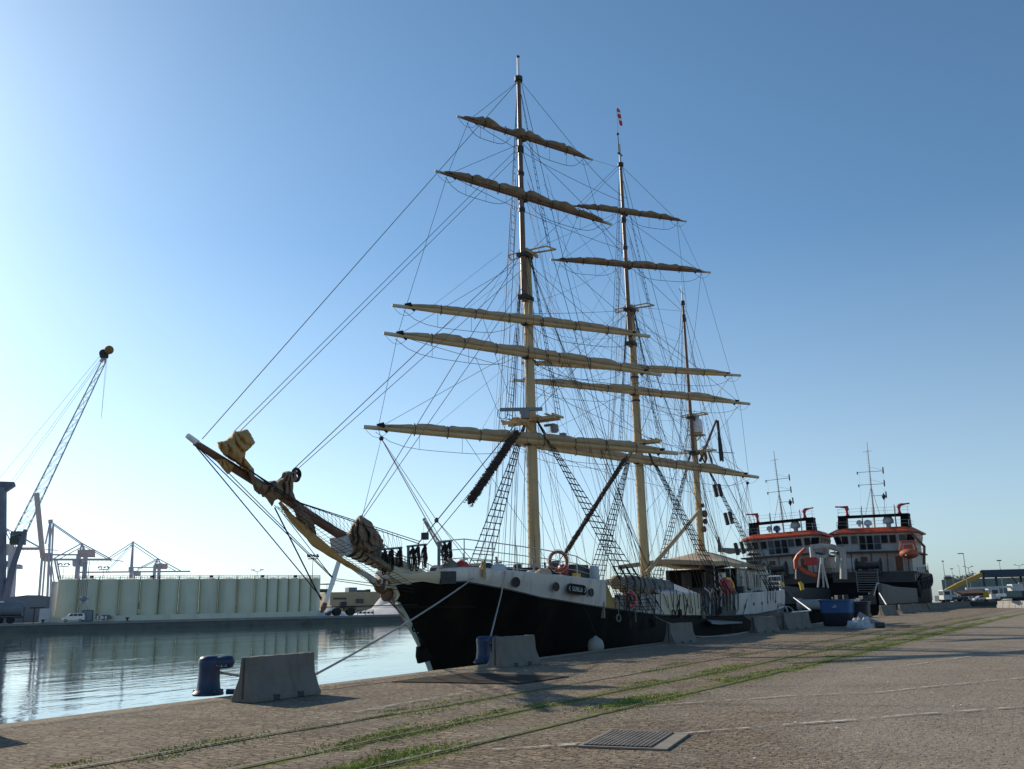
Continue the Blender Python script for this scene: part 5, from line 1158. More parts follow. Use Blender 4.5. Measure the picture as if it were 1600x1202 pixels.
# ------------------------------------------------------------------ the two offshore tugs
def make_tug(loc, rz, roll, label):
    root = empty('offshore_tug', loc, label, 'tug', 'moored offshore tugs', rz); root.rotation_euler = (roll, 0, rz)
    # local: x forward from the stern, y port (away from quay), z above quay level
    B = 5.7
    def hy(x): return interp(x, [0, 1, 40, 50, 57, 62, 65], [B - .5, B, B, B - .5, B - 2.2, B - 4.2, .1])
    mb = MB(); xs = [0, .8, 5, 12, 20, 27, 28, 30, 36, 42, 48, 52, 56, 59, 62, 64, 65]
    def sh(x): return interp(x, [0, 27, 28.5, 31, 45, 65], [1.0, 1.0, 2.2, 4.6, 5.0, 7.0])
    rl = []
    for x in xs: rl.append([V((x + (z - 1) * .35 * max(0, (x - 52) / 13), s_ * hy(x) * (1 if z > -1 else .9), z)) for s_, zz in ((-1, (sh(x), .6, -1.2, -3)), (1, (-3, -1.2, .6, sh(x)))) for z in zz])
    mb.loft(rl); mb.build('hull', MT['black'], root, smooth=40)
    mb = MB(); xs2 = [0, .6, 3, 7, 9, 14, 22, 28]
    for s_ in (-1, 1):
        mb.loft([[V((x, s_ * (hy(x) + .03), 1.0)), V((x, s_ * (hy(x) + .03), interp(x, [0, .6, 8, 28], [3.1, 3.2, 2.9, 2.8]))), V((x, s_ * (hy(x) - .25), interp(x, [0, .6, 8, 28], [3.1, 3.2, 2.9, 2.8]))), V((x, s_ * (hy(x) - .25), 1.0))] for x in xs2])
        mb.prism([(0, s_ * 5.2, 3.15), (0, s_ * 5.2, .9), (0, s_ * 3.0, .9), (0, s_ * 3.0, 1.25), (0, s_ * 3.9, 1.7)], (.5, 0, 0))
    mb.build('stern_bulwark', MT['gunmetal'], root)
    mb = MB()
    for s_ in (-1, 1): mb.bar((-.06, s_ * 5.2, 3.2), (-.06, s_ * 4.75, 1.9), .14, .1); mb.bar((-.05, s_ * 5.2, 3.2), (2.2, s_ * 5.6, 3.0), .12)
    mb.build('bulwark_edge', MT['lightgrey'], root)
    mb = MB(); mb.cyl((-.15, -3, .95), (-.15, 3, .95), .55, n=18); mb.cyl((-.15, -3.35, .95), (-.15, -2.95, .95), .68, n=18); mb.cyl((-.15, 2.95, .95), (-.15, 3.35, .95), .68, n=18); mb.build('stern_roller', MT['grey'], root, smooth=40)
    MB().box((14, 0, 1.06), (27, 10.6, .1)).build('work_deck', MT['deck'], root)
    mb = MB()
    for i in range(22): x = rnd.uniform(4, 27); y = rnd.uniform(-4.4, 4.4); s_ = rnd.uniform(.3, 1.1); mb.box((x, y, 1.1 + s_ * .5), (s_, s_ * rnd.uniform(.6, 1.4), s_), rz=rnd.random())
    mb.build('deck_gear', MT['gunmetal'], root, bevel=.03)
    # tiers
    MB().box((39, 0, 3.1), (18, 10.8, 4.0)).build('lower_house', MT['gunmetal'], root, bevel=.05)
    t2 = MB(); t2.box((38.5, 0, 6.4), (14, 10.2, 2.75)); t2 = t2.build('deckhouse', MT['tugwhite'], root, bevel=.05)
    mb = MB(); mb.box((38.2, 0, 7.85), (15.2, 11.2, .2)); mb.box((38.2, 0, 5.0), (15.6, 11.3, .2)); mb.build('deck_edge', MT['gunmetal'], root)
    mb = MB()
    for y in (-3.4, 1.2, 4.0): MB().box((31.46, y, 6.2), (.06, .9, 2.0)).build('door', MT['rust'], t2)
    for y in (-4.6, -1.9, .2, 2.9): mb.cyl((31.42, y, 5.1), (31.42, y, 7.7), .06, n=6)
    split_build(mb, 'pipe', MT['rust'], t2)
    MB().box((31.45, 2.9, 6.3), (.08, 1.5, 1.5)).build('door', MT['lightgrey'], t2, bevel=.02)
    # wheelhouse with outward sloping windows
    wz0, wz1 = 7.95, 10.5
    wh = MB(); x0, x1 = 33.0, 42.0
    def octo(w, l, z): c_ = 1.3; return [V((x0 + 4.5 + sx * a, sy * b, z)) for sx, sy, a, b in ((-1, -1, l, w - c_), (-1, -1, l - c_, w), (1, -1, l - c_, w), (1, -1, l, w - c_), (1, 1, l, w - c_), (1, 1, l - c_, w), (-1, 1, l - c_, w), (-1, 1, l, w - c_))]
    wh.loft([octo(5.35, 4.4, wz0), octo(5.35, 4.4, wz0 + .95), octo(5.75, 4.75, wz1)]); wh = wh.build('wheelhouse', MT['tugwhite'], root)
    for i, y in enumerate((-3.95, -2.65, -1.55, -.55, .45, 1.45, 2.55, 3.85)):
        tall = 2 < i < 6 if False else i in (3, 4, 5); wd_ = .78 if tall else .84; z0 = wz0 + (.35 if tall else 1.15); z1 = wz1 - .28
        def xa(z): return x0 + 4.5 - interp(z, [wz0, wz0 + .95, wz1], [4.4, 4.4, 4.75]) - .03
        fr = MB().prism([(xa(z0), y - wd_ / 2 - .06, z0 - .06), (xa(z0), y + wd_ / 2 + .06, z0 - .06), (xa(z1), y + wd_ / 2 + .06, z1 + .06), (xa(z1), y - wd_ / 2 - .06, z1 + .06)], (.02, 0, 0)).build('window', MT['grey'], wh)
        MB().prism([(xa(z0) - .03, y - wd_ / 2, z0), (xa(z0) - .03, y + wd_ / 2, z0), (xa(z1) - .03, y + wd_ / 2, z1), (xa(z1) - .03, y - wd_ / 2, z1)], (.02, 0, 0)).build('pane', MT['glass'], fr) if False else MB().prism([(xa(z0) - .03, y - wd_ / 2, z0), (xa(z0) - .03, y + wd_ / 2, z0), (xa(z1) - .03, y + wd_ / 2, z1), (xa(z1) - .03, y - wd_ / 2, z1)], (.02, 0, 0)).build('pane', MT['glass' if (i * 7 + int(loc[1])) % 3 else 'glass2'], wh)
    for s_ in (-1, 1):
        z0, z1 = wz0 + 1.15, wz1 - .28
        def cp(t, z, e=.03):
            w = interp(z, [wz0 + .95, wz1], [5.35, 5.75]) + e; l = interp(z, [wz0 + .95, wz1], [4.4, 4.75]) + e; a = V((x0 + 4.5 - l, s_ * (w - 1.3), z)); b = V((x0 + 4.5 - l + 1.3, s_ * w, z)); return a.lerp(b, t)
        MB().add([cp(.15, z0), cp(.85, z0), cp(.85, z1), cp(.15, z1)], [(0, 1, 2, 3)]).build('pane', MT['glass'], wh)
        for k in range(3):
            xx = x0 + 2.2 + 2.2 * k; w0 = interp(z0, [wz0 + .95, wz1], [5.35, 5.75]) + .03; w1 = interp(z1, [wz0 + .95, wz1], [5.35, 5.75]) + .03
            MB().add([(xx, s_ * w0, z0), (xx + 1.7, s_ * w0, z0), (xx + 1.7, s_ * w1, z1), (xx, s_ * w1, z1)], [(0, 1, 2, 3)]).build('pane', MT['glass'], wh)
    rf = MB().loft([octo(5.8, 4.8, wz1 + .02), octo(6.15, 5.15, wz1 + .1), octo(6.15, 5.15, wz1 + .3), octo(5.2, 4.4, wz1 + .85), octo(5.1, 4.3, wz1 + .9)]).build('roof', MT['orange'], root, smooth=20)
    zr = wz1 + .9
    mb = MB()
    for y in (-4.9, -3.3, -1.6, 0, 1.6, 3.3, 4.9): mb.cyl((33.3, y, zr), (33.3, y, zr + .95), .03, n=5)
    for f in (.5, .95): mb.tube([(38, -5.0, zr + f), (33.3, -4.9, zr + f), (33.3, 4.9, zr + f), (38, 5.0, zr + f)], .025, 4)
    for y in (-5.5, 5.5):
        for f in (.5, 1.0): mb.tube([(33.0, y * 1.05, wz0 + f), (40, y * 1.05, wz0 + f)], .025, 4)
        for x in (33, 35, 37, 39): mb.cyl((x, y * 1.05, wz0), (x, y * 1.05, wz0 + 1), .025, n=5)
    mb.tube([(32.0, -5.6, 9.0), (31.0, -5.6, 9.0), (30.9, 5.6, 9.0)], .02, 4); mb.build('railing', MT['steel'], root)
    # funnels and the bridge across them
    for s_ in (-1, 1):
        MB().loft([[V((35.0 + dx * 1.1, s_ * 4.35 + dy * .62, zr)) for dx, dy in ((-1, -1), (1, -1), (1, 1), (-1, 1))], [V((35.3 + dx * .9, s_ * 4.3 + dy * .55, zr + 1.75)) for dx, dy in ((-1, -1), (1, -1), (1, 1), (-1, 1))]]).build('funnel', MT['black'], root, bevel=.08)
    br = MB(); br.box((35.3, 0, zr + 1.78), (1.8, 9.8, .32)); br = br.build('monitor_platform', MT['black'], root, bevel=.04)
    mb = MB(); zp = zr + 1.95
    for y in (-4.8, -3.2, -1.6, 0, 1.6, 3.2, 4.8): mb.cyl((34.5, y, zp), (34.5, y, zp + .95), .025, n=5)
    for f in (.5, .95): mb.tube([(36.2, -4.8, zp + f), (34.5, -4.8, zp + f), (34.5, 4.8, zp + f), (36.2, 4.8, zp + f)], .022, 4)
    mb.build('railing', MT['steel'], br)
    for s_, sw in ((-1, 1), (1, -1)):
        fm_ = MB(); y = s_ * 3.6; fm_.lathe([(.34, 0), (.2, .3), (.16, .7), (.26, .85), (.3, 1.1), (.2, 1.3), (.05, 1.35)], (35, y, zp), 12); fm_.tube([(35, y, zp + 1.1), (34.9, y - .2 * s_ * sw * -1, zp + 1.25), (34.6, y + s_ * 1.0, zp + 1.32), (34.4, y + s_ * 1.5, zp + 1.35)], [.24, .22, .1, .12], 10)
        fm_.build('fire_monitor', MT['red'], root, smooth=40)
    # mast with cross arms and aerials
    ms = MB(); ms.tube([(36.2, .1, zr), (36.2, .1, zr + 6.5), (36.2, .1, zr + 12.9)], [.13, .10, .05], 8)
    for q in ((35.2, -.9), (35.2, 1.1), (37.4, .1)): ms.tube([(q[0], q[1], zr + 1.9), (36.2, .1, zr + 6.2)], .04, 5)
    for k in range(34): ms.box((36.05, .1, zr + 1 + k * .32), (.05, .4, .04))
    ms = ms.build('mast', MT['lightgrey'], root)
    for z, w0, w1 in ((8.4, 1.75, 1.9), (6.5, 1.7, 1.9), (4.8, .1, 2.0)):
        ca = MB(); ca.bar((36.1, .1 + w0, zr + z), (36.1, .1 - w1, zr + z), .06); ca.cyl((36.1, .1 - w1, zr + z - .4), (36.1, .1 - w1, zr + z + .55), .1, n=8)
        if w0 > 1: ca.cyl((36.1, .1 + w0, zr + z - .3), (36.1, .1 + w0, zr + z + .1), .09, n=8); ca.tube([(36.1, .1 - w1, zr + z + .1), (36.1, .1, zr + z + .75)], .02, 4)
        ca.build('cross_arm', MT['gunmetal'], ms)
    MB().tube([(36.1, .8, zr + 11.4), (36.1, .1, zr + 11.45), (36.1, -.5, zr + 11.5)], .025, 4).build('aerial', MT['grey'], ms)
    mb = MB()
    for y in (-1.7, 1.6): mb.tube([(36.1, y, zr + 8.4), (36.1, y * 1.02, zr + 6.5), (36.0, y * 1.1, zr + 2.2)], .010, 3)
    mb.build('wire', MT['wire'], ms)
    mb = MB(); mb.tube([(35, -1.7, zr + 1.9), (35, -1.7, zr + 4.1)], .03, 5); mb.build('pole', MT['gunmetal'], root)
    MB().lathe([(.02, -.55), (.3, 0), (.02, .55)], (35, -1.7, zr + 4.5), 8).build('day_shape', mat('dark_blue_cloth', (.02, .02, .05), .8), root)
    for c_, r_, m in (((35.6, 2.1, zr + .9), .42, 'whiteclean'), ((35.4, .9, zr + .75), .55, 'bluetub' if 'left' in label else 'whiteclean'), ((35.6, -1.9, zr + 1.0), .75, 'lightgrey')):
        MB().lathe([(r_ * .45, -r_ * 1.3), (r_ * .45, -r_ * .6), (r_, -r_ * .4), (r_, r_ * .2), (r_ * .7, r_ * .75), (.03, r_)], c_, 14).build('radome', MT[m], root, smooth=50)
    for y in (1.4, -3.1): MB().tube([(34.2, y, zr), (34.2, y, zr + 3.2)], [.09, .06], 6).build('aerial', MT['gunmetal'], root)
    mb = MB(); mb.lathe([(.35, -1.7), (1.0, -1.68), (1.0, -1.5), (.5, -1.45), (.5, 1.45), (1.0, 1.5), (1.0, 1.68), (.35, 1.7)], (29.6, .4, 6.0), 16, (0, 1, 0)); mb.box((29.6, .4, 5.0), (1.6, 3.4, .5)); mb.build('winch_drum', MT['gunmetal'], root, smooth=30)
    mb = MB()
    for k in range(12): mb.bar((28.6 - .02 * k, 1.9, 1.4 + k * .32), (28.6 - .02 * k, -.9, 1.4 + k * .32), .06)
    for y in (1.9, -.9): mb.bar((28.7, y, 1.2), (28.4, y, 5.2), .1)
    mb.build('ladder', MT['grey'], root)
    mb = MB()
    for k in range(9):
        x = 30 + k * 3.4; mb.ring((x, -hy(x) - .12, sh(x) - 1.2), .62, .22, (0.05, 1, 0), 14, 6)
    split_build(mb, 'tyre_fender', MT['tyre'], root, 50)
    mb = MB()
    for k in range(14): x = 30 + 2.3 * k; mb.cyl((x, -hy(x) + .1, sh(x)), (x, -hy(x) + .1, sh(x) + 1.0), .04, n=5)
    mb.tube([(30 + 2.3 * k, -hy(30 + 2.3 * k) + .1, sh(30 + 2.3 * k) + 1) for k in range(14)], .03, 4)
    for k in range(10): x = 52 + 1.2 * k; mb.box((x, -hy(x) + .5, sh(x) + .4), (.5, .5, .8 + .4 * (k % 3)))
    mb.build('bow_rail', MT['gunmetal'], root)
    return root
T2 = make_tug((105.5, 21.8, 0), 0.0, 0.0, 'right offshore tug with orange wheelhouse roof, berthed against the quay')
T1 = make_tug((105.0, 34.3, 0), 0.0, 0.0, 'left offshore tug with orange wheelhouse roof, behind the sailing ship stern')
T1.rotation_euler = (radians(-1.9), 0, 0); T2.rotation_euler = (radians(1.2), 0, 0)
# tug deck extras, each carried on the tugs
def rescue_boat():
    c = onX(1420, 864, 133.5); root = empty('rescue_boat', c, 'small orange rescue boat hanging on the right tug below the wheelhouse', 'rescue boat'); mb = MB(c)
    mb.loft([[c + V((dx, cos(a) * w, sin(a) * w * .55 - .1)) for a in [2 * pi * j / 14 for j in range(14)]] for dx, w in ((-2.0, .25), (-1.6, .8), (-.6, 1.15), (.8, 1.2), (1.9, .9), (2.1, .3))]); mb.build('hull', MT['faded_shaded'], root, smooth=50)
    mb = MB(c)
    for x in (-.9, .4): mb.tube([c + V((x, -1.0, .3)), c + V((x, -.8, 1.5)), c + V((x, .8, 1.5)), c + V((x, 1.0, .3))], .12, 7)
    mb.box(c + V((.2, 0, .7)), (1.2, 1.1, .8)); mb.build('roll_bar', MT['faded_shaded'], root, bevel=.04)
    MB(c).tube([c + V((-1.5, -.2, -.1)), c + V((-1.9, .2, -.35))], .14, 7).build('engine', MT['lightgrey'], root)
    MB(c).tube([c + V((1.0, -1.6, -1.6)), c + V((1.0, -1.9, .8)), c + V((.6, -.6, 2.6)), c + V((.4, .3, 2.5))], [.2, .2, .15, .1], 8).build('davit', MT['rust'], root)
rescue_boat()
# white deck crane between the tugs
c = onX(1318, 905, 132); root = empty('deck_crane', c, 'white folded deck crane standing between the two tug wheelhouses', 'crane'); mb = MB(c)
Q = lambda x, y, d=132: onX(x, y, d)
mb.tube([Q(1318, 905), Q(1318, 872), Q(1316, 858)], [.5, .45, .4], 12); mb.build('pedestal', MT['tugwhite'], root, smooth=40)
mb = MB(c); mb.tube([Q(1322, 862), Q(1300, 855), Q(1282, 853)], [.38, .45, .35], 8); mb.bar(Q(1284, 853), Q(1266, 855), .5, .65); mb.build('jib', MT['tugwhite'], root, smooth=40)
mb = MB(c); mb.tube([Q(1268, 855), Q(1270, 869), Q(1285, 872), Q(1294, 868)], [.35, .5, .4, .25], 8); mb.tube([Q(1303, 862), Q(1312, 878)], .2, 6); mb.build('fly_jib', MT['tugwhite'], root, smooth=40)
# white lattice frame at the tug stern
c = onX(1285, 918, 112); Q2 = lambda x, y: onX(x, y, 112); root = empty('stern_frame', c, 'white tripod frame standing on the tug deck before the white crane', 'tripod'); mb = MB(c)
for a, b in (((1283, 873), (1278, 918)), ((1284, 873), (1287, 918)), ((1285, 880), (1294, 919))): mb.tube([Q2(*a), Q2(*b)], .12, 6)
mb.build('legs', MT['tugwhite'], root)
MB(c).tube([Q2(1284, 872), Q2(1284, 882)], .2, 7).build('head', MT['lightgrey'], root)
# red folding crane on the left tug
Q3 = lambda x, y: onX(x, y, 126); c = Q3(1248, 889); root = empty('red_crane', c, 'bright red knuckle crane folded on the left tug deck', 'crane')
MB(c).tube([Q3(1244, 889), Q3(1243, 876), Q3(1247, 868), Q3(1258, 857)], [.30, .32, .28, .2], 8).build('arm', MT['orange'], root, smooth=40)
MB(c).tube([Q3(1245, 886), Q3(1258, 893), Q3(1276, 900)], [.34, .3, .25], 6).build('boom', MT['orange'], root, smooth=30)
MB(c).tube([Q3(1248, 905), Q3(1247, 888)], [.5, .4], 8).build('base', MT['gunmetal'], root)
o = MB(Q3(1267, 877)).box(Q3(1267, 877), (1, 1.6, 1.0)).build('red_box', MT['red'], bevel=.05); o.location = Q3(1267, 877); tag(o, 'dark red equipment box on the left tug right of the red crane', 'box')
for i, (px, py) in enumerate(((1222.5, 914), (1253, 915))):
    c = onX(px, py, 106); mb = MB(c); mb.tube([c + V((0, 0, -.5)), c + V((0, .05, .1)), c + V((0, .25, .4))], [.22, .25, .16], 8)
    o = mb.build('yellow_bollard', MT['yellow'], smooth=50); o.location = c; tag(o, ('left' if i == 0 else 'right') + ' of two yellow towing pins on the left tug stern', 'towing pin')
mooring('mooring_rope', [onX(1240, 934, 105), onX(1267, 954, 75), V((53.8, 13.2, .9))], .05, WR, 'bright white taut line from the left tug stern down to the wide barrier', 0)
mooring('mooring_rope', [onX(1374, 927, 104), onZ(1385, 945, .9)], .06, WR, 'bright white taut line from the right tug stern down to the pale barriers', 0)
mooring('mooring_rope', [onY(1216, 958, 17.3), onZ(1233, 966, .6)], .03, RM, 'rope from the white stern of the sailing ship to the wide barrier', .1)
# ------------------------------------------------------------------ far side of the basin, left
# silos
tops = dict(rust=1)
edges = [88, 122, 154, 186, 218, 248, 279, 311, 341, 370, 398]
edges2 = [398, 417, 434, 450.5, 468, 485, 500]
def silo(px0, px1, py, label, k):
    off = 18; a, b = farG(px0, off), farG(px1, off); r = (a - b).length / 2 * .985; c = (a + b) / 2 + FN * r * .3; h = farP((px0 + px1) / 2, py, off).z
    root = empty('silo', c, label, 'silo', 'row of pale green storage silos'); mb = MB().lathe([(r, 0), (r, h - .12), (r + .03, h - .1), (r + .03, h), (r * .5, h + .25), (.05, h + .35)], n=32)
    mb.build('shell', MT['silo'], root, smooth=30)
    mb = MB()
    for j in range(20):
        t = 2 * pi * j / 20; mb.tube([(cos(t) * r, sin(t) * r, h), (cos(t) * r, sin(t) * r, h + .85)], .03, 3)
    for f in (.45, .85): mb.ring((0, 0, h + f), r, .03, n=20, m=3)
    if k % 3 == 1: mb.box((0, -r * .3, h + .6), (.6, .6, .5))
    mb.build('railing', MT['gunmetal'], root)
    mb = MB(); dv = -FN * r; sd = FU * r * .97
    mb.tube([sd + V((0, 0, 0)), sd + V((0, 0, h + .3))], .12, 5); mb.build('pipe', MT['yellow'] if k in (6, 12) else MT['dark'], root)
    return root
names = ['leftmost silo, beside the slate warehouse', 'second silo from the left, behind the silver van', 'third silo from the left', 'fourth silo from the left', 'fifth silo from the left', 'sixth silo from the left', 'seventh silo from the left', 'eighth silo from the left', 'ninth wide silo from the left', 'last wide silo before the narrower ones']
for k, (a, b) in enumerate(zip(edges, edges[1:])): silo(a, b, 906 - 1.2 * (k / 9), 'pale green cylindrical ' + names[k], k)
names = ['first narrow silo right of the wide ones', 'second narrow silo right of the wide ones', 'third narrow silo', 'fourth narrow silo', 'narrow silo next to last on the right', 'rightmost narrow silo, beside the tan building']
for k, (a, b) in enumerate(zip(edges2, edges2[1:])): silo(a, b, 904.7, 'pale green ' + names[k], k + 10)
a = farG(84, 14); b = farG(496, 14); mb = MB(a).bar(a + V((0, 0, .55)), b + V((0, 0, .55)), .4, 1.1); o = mb.build('silo_wall', MT['silo']); o.location = a; tag(o, 'long low pale wall in front of the silos', 'wall')
a = farG(82, 26); b = farG(87, 22); c = farP(84, 909, 24); r = .9
o = MB((a + b) / 2).cyl((a + b) / 2, V(((a + b) / 2).to_tuple()[:2] + (c.z,)), .8, n=16).build('silo_riser', MT['lightgrey'], smooth=40); o.location = (a + b) / 2; tag(o, 'slim pale riser pipe against the leftmost silo', 'pipe')
# warehouse, hut, tan building
def block(name, px0, px1, pytop, off, depth, m, label, cat, peak=None):
    a, b = farG(px0, off), farG(px1, off); z = farP((px0 + px1) / 2, pytop, off).z; root = empty(name, (a + b) / 2, label, cat); og = (a + b) / 2
    d = FN * depth; mb = MB(og)
    if peak:
        zp = farP((px0 + px1) / 2, peak, off).z; u = (b - a)
        poly = [a, b, b + V((0, 0, z)), a + u * .72 + V((0, 0, zp * .99)), a + u * .45 + V((0, 0, zp)), a + V((0, 0, z))]; mb.prism(poly, d)
    else: mb.prism([a, b, b + V((0, 0, z)), a + V((0, 0, z))], d)
    mb.build('wall', MT[m], root); return root, a, b, z, og
block('warehouse', 9, 82, 933.5, 24, 30, 'slate', 'slate grey warehouse with a shallow roof left of the silos', 'warehouse', 930)
block('hut', 64.5, 81, 951, 12, 3, 'lightgrey', 'small white hut on the far quay before the warehouse', 'hut')
root, a, b, z, og = block('tan_building', 516, 600, 925, 60, 20, 'tan', 'low tan flat-roofed building beyond the salt heaps', 'building')
for x0, x1, y0, y1 in ((521, 541, 934, 937), (556, 568, 936, 943)):
    p = [farP(x, y, 59.8) for x, y in ((x0, y1), (x1, y1), (x1, y0), (x0, y0))]; MB(og).prism(p, -FN * .06).build('window', MT['gunmetal'], root)
p = [farP(x, y, 66) for x, y in ((545, 926), (558, 926), (558, 918), (545, 918))]; MB(og).prism(p, FN * 5).build('roof_plant', MT['slate'], root)
mb = MB(og)
for x0, x1, y0 in ((560, 572, 922), (500, 514, 920.5), (573, 579, 921), (590, 600, 923)): mb.prism([farP(x, y, 66) for x, y in ((x0, 926), (x1, 926), (x1, y0), (x0, y0))], FN * 2)
mb.build('roof_box', MT['gunmetal'], root)
# salt heaps
def heap(px0, px1, pytop, pxtop, off, label, seed):
    a, b = farG(px0, off), farG(px1, off); c = (a + b) / 2; R = (b - a).length / 2; top_ = farP(pxtop, pytop, off); h = top_.z
    mb = MB(c); rings = []; sh_ = (V((top_.x, top_.y, 0)) - c)
    for i in range(14):
        t = i / 13; rings.append([c + sh_ * t ** 1.2 + V((cos(q), sin(q), 0)) * R * (1 - t) * (1 + .10 * noise.noise(V((cos(q) * 2, sin(q) * 2, t * 2 + seed)))) + V((0, 0, h * (t ** .95) - .03)) for q in [2 * pi * j / 40 for j in range(40)]])
    o = mb.loft(rings).build('salt_heap', MT['salt'], smooth=40); o.location = c; tag(o, label, 'heap', 'pale mineral heaps on the far quay')
heap(470, 546, 946, 517, 20, 'low pale heap right of the silos, left of the wheel loader', 1); heap(552, 672, 941, 612, 24, 'broad pale heap right of the wheel loader, partly behind the bow', 2); heap(572, 665, 928, 600, 40, 'tall pale peaked heap behind the broad heap by the bow', 3)
# wheel loader
c = farG(537, 7); root = empty('wheel_loader', c, 'dark yellow wheel loader parked on the far quay before the pale heap', 'loader', rz=atan2(FU.y, FU.x)); 
for x in (-1.6, 1.6):
    for y in (-1.1, 1.1): MB().lathe([(.3, -.3), (.85, -.3), (.9, -.15), (.9, .15), (.85, .3), (.3, .3)], (x, y, .88), 18, (0, 1, 0)).build('wheel', MT['tyre'], root, smooth=40)
DY = mat('dusty_yellow', (.22, .15, .04), .8, .3, 2)
MB().box((1.5, 0, 1.7), (2.8, 1.8, 1.1)).build('engine_cover', DY, root, bevel=.15); MB().box((-.1, 0, 2.4), (1.5, 1.6, 1.5)).build('cab', MT['gunmetal'], root, bevel=.1)
MB().tube([(-.7, -.5, 1.8), (-2.4, -.5, 1.5), (-3.2, -.5, .6)], .16, 6).build('lift_arm', DY, root); MB().prism([(-3.0, -1.3, .2), (-4.0, -1.3, .15), (-3.9, -1.3, .5), (-3.2, -1.3, 1.1)], (0, 2.6, 0)).build('bucket', MT['gunmetal'], root)
MB().tube([(.5, .4, 3.1), (.5, .4, 3.7)], .06, 6).build('exhaust', MT['dark'], root)
# striped barrier by the loader
a, b = farG(559, 6), farG(584, 6); mb = MB(a); n_ = 8
for k in range(n_): mb.mi = k % 2; mb.bar(a.lerp(b, k / n_) + V((0, 0, .55)), a.lerp(b, (k + 1) / n_) + V((0, 0, .55)), .1, .5)
mb.mi = 1; mb.bar(a + V((0, 0, 1.1)), b + V((0, 0, 1.1)), .5, .12)
for t in (0, .5, 1): mb.bar(a.lerp(b, t), a.lerp(b, t) + V((0, 0, 1.1)), .1)
o = mb.build('striped_barrier', [MT['whiteclean'], MT['dark']]); o.location = a; tag(o, 'low black and white striped barrier before the broad pale heap', 'barrier')
# far mooring bollards
for px, lab in ((71, 'small dark bollard on the far quay left of the silver van'), (202, 'small dark bollard on the far quay before the silos'), (513, 'small dark bollard on the far quay before the low pale heap'), (625, 'small dark bollard on the far quay near the ship bow')):
    c = farG(px, .9); tag(MB().lathe([(.3, 0), (.28, .1), (.2, .2), (.2, .45), (.42, .62), (.42, .75), (.1, .8)], n=12).build('quay_bollard', MT['dark'], smooth=40), lab, 'bollard', 'dark bollards on the far quay').location = c
# silver van
def van():
    c = farG(118, 7); root = empty('van', c, 'silver minivan parked on the far quay before the silos', 'van', rz=atan2(FU.y, FU.x))
    prof = [(-2.2, .35), (-2.25, .8), (-2.05, 1.02), (-1.35, 1.15), (-.65, 1.75), (-.3, 1.85), (1.6, 1.86), (2.05, 1.7), (2.2, 1.0), (2.2, .35)]
    sec = []
    for y, k in ((-.86, 0), (-.8, 1), (.8, 1), (.86, 0)): pass
    mb = MB(); rings = [[V((x * .99, y, .35 + (z - .35) * (1 if abs(y) < .84 else .985))) for x, z in prof] for y in (-.86, -.78, .78, .86)]
    mb.loft(rings); mb.build('body', mat('silver_paint', (.45, .47, .49), .3, .05, 2, metal=.5), root, bevel=.05)
    for x0, x1, x2, x3 in ((-.95, -.1, -.1, -.45), (0, .75, .75, 0), (.85, 1.75, 1.65, .85)): MB().prism([(x0, -.875, 1.2), (x1, -.875, 1.2), (x2, -.868, 1.68), (x3, -.868, 1.68)], (0, .01, 0)).build('window', MT['glass'], root)
    MB().prism([(-1.32, -.7, 1.18), (-1.32, .7, 1.18), (-.7, .65, 1.73), (-.7, -.65, 1.73)], (-.03, 0, .03)).build('windscreen', MT['glass'], root)
    for x in (-1.4, 1.35):
        for y in (-.8, .8):
            w_ = MB().lathe([(.12, -.1), (.31, -.1), (.33, 0), (.31, .1), (.12, .1)], (x, y, .33), 16, (0, 1, 0)).build('wheel', MT['tyre'], root, smooth=40)
            MB().cyl((x, y - .115, .33), (x, y + .115, .33), .19, n=12).build('rim', MT['steel'], w_)
    MB().box((-2.2, -.6, .82), (.1, .3, .18)).build('headlight', MT['whiteclean'], root); MB().box((-2.15, 0, .5), (.25, 1.7, .2)).build('bumper', MT['dark'], root, bevel=.04)
    MB().box((2.15, -.75, 1.2), (.1, .14, .4)).build('tail_light', MT['red'], root)
van()
c = farG(139.5, 9); root = empty('container', c, 'dark container box hanging in slings behind the silver van', 'container', rz=atan2(FU.y, FU.x)); MB().box((0, 0, 1.2), (2.2, 2.2, 2.3)).build('body', MT['gunmetal'], root, bevel=.05); MB().box((0, -1.12, 1.2), (1.9, .05, 2.0)).build('door', MT['grey'], root)
pk = farP(130.5, 936, 9); mb = MB(c)
for px in (121, 126, 132, 139): mb.tube([pk, farP(px, 957.5, 9)], .05, 4)
mb.ball(pk, .6, 6); mb.bar(pk + FU * -1.0, pk + FU * 1.0, .25)
for px in (0, 1, 2, 3): mb.tube([pk + FU * (.3 * px - .4), farP(130 + px * 1.6, 878, 9) + FU * .2 * px], .07, 4)
o = mb.build('hoist_tackle', MT['cranedark']); o.location = (0, 0, 0)
for v_ in (o,): v_.location = c; tag(v_, 'dark hook block with four slings above the container', 'hoist')
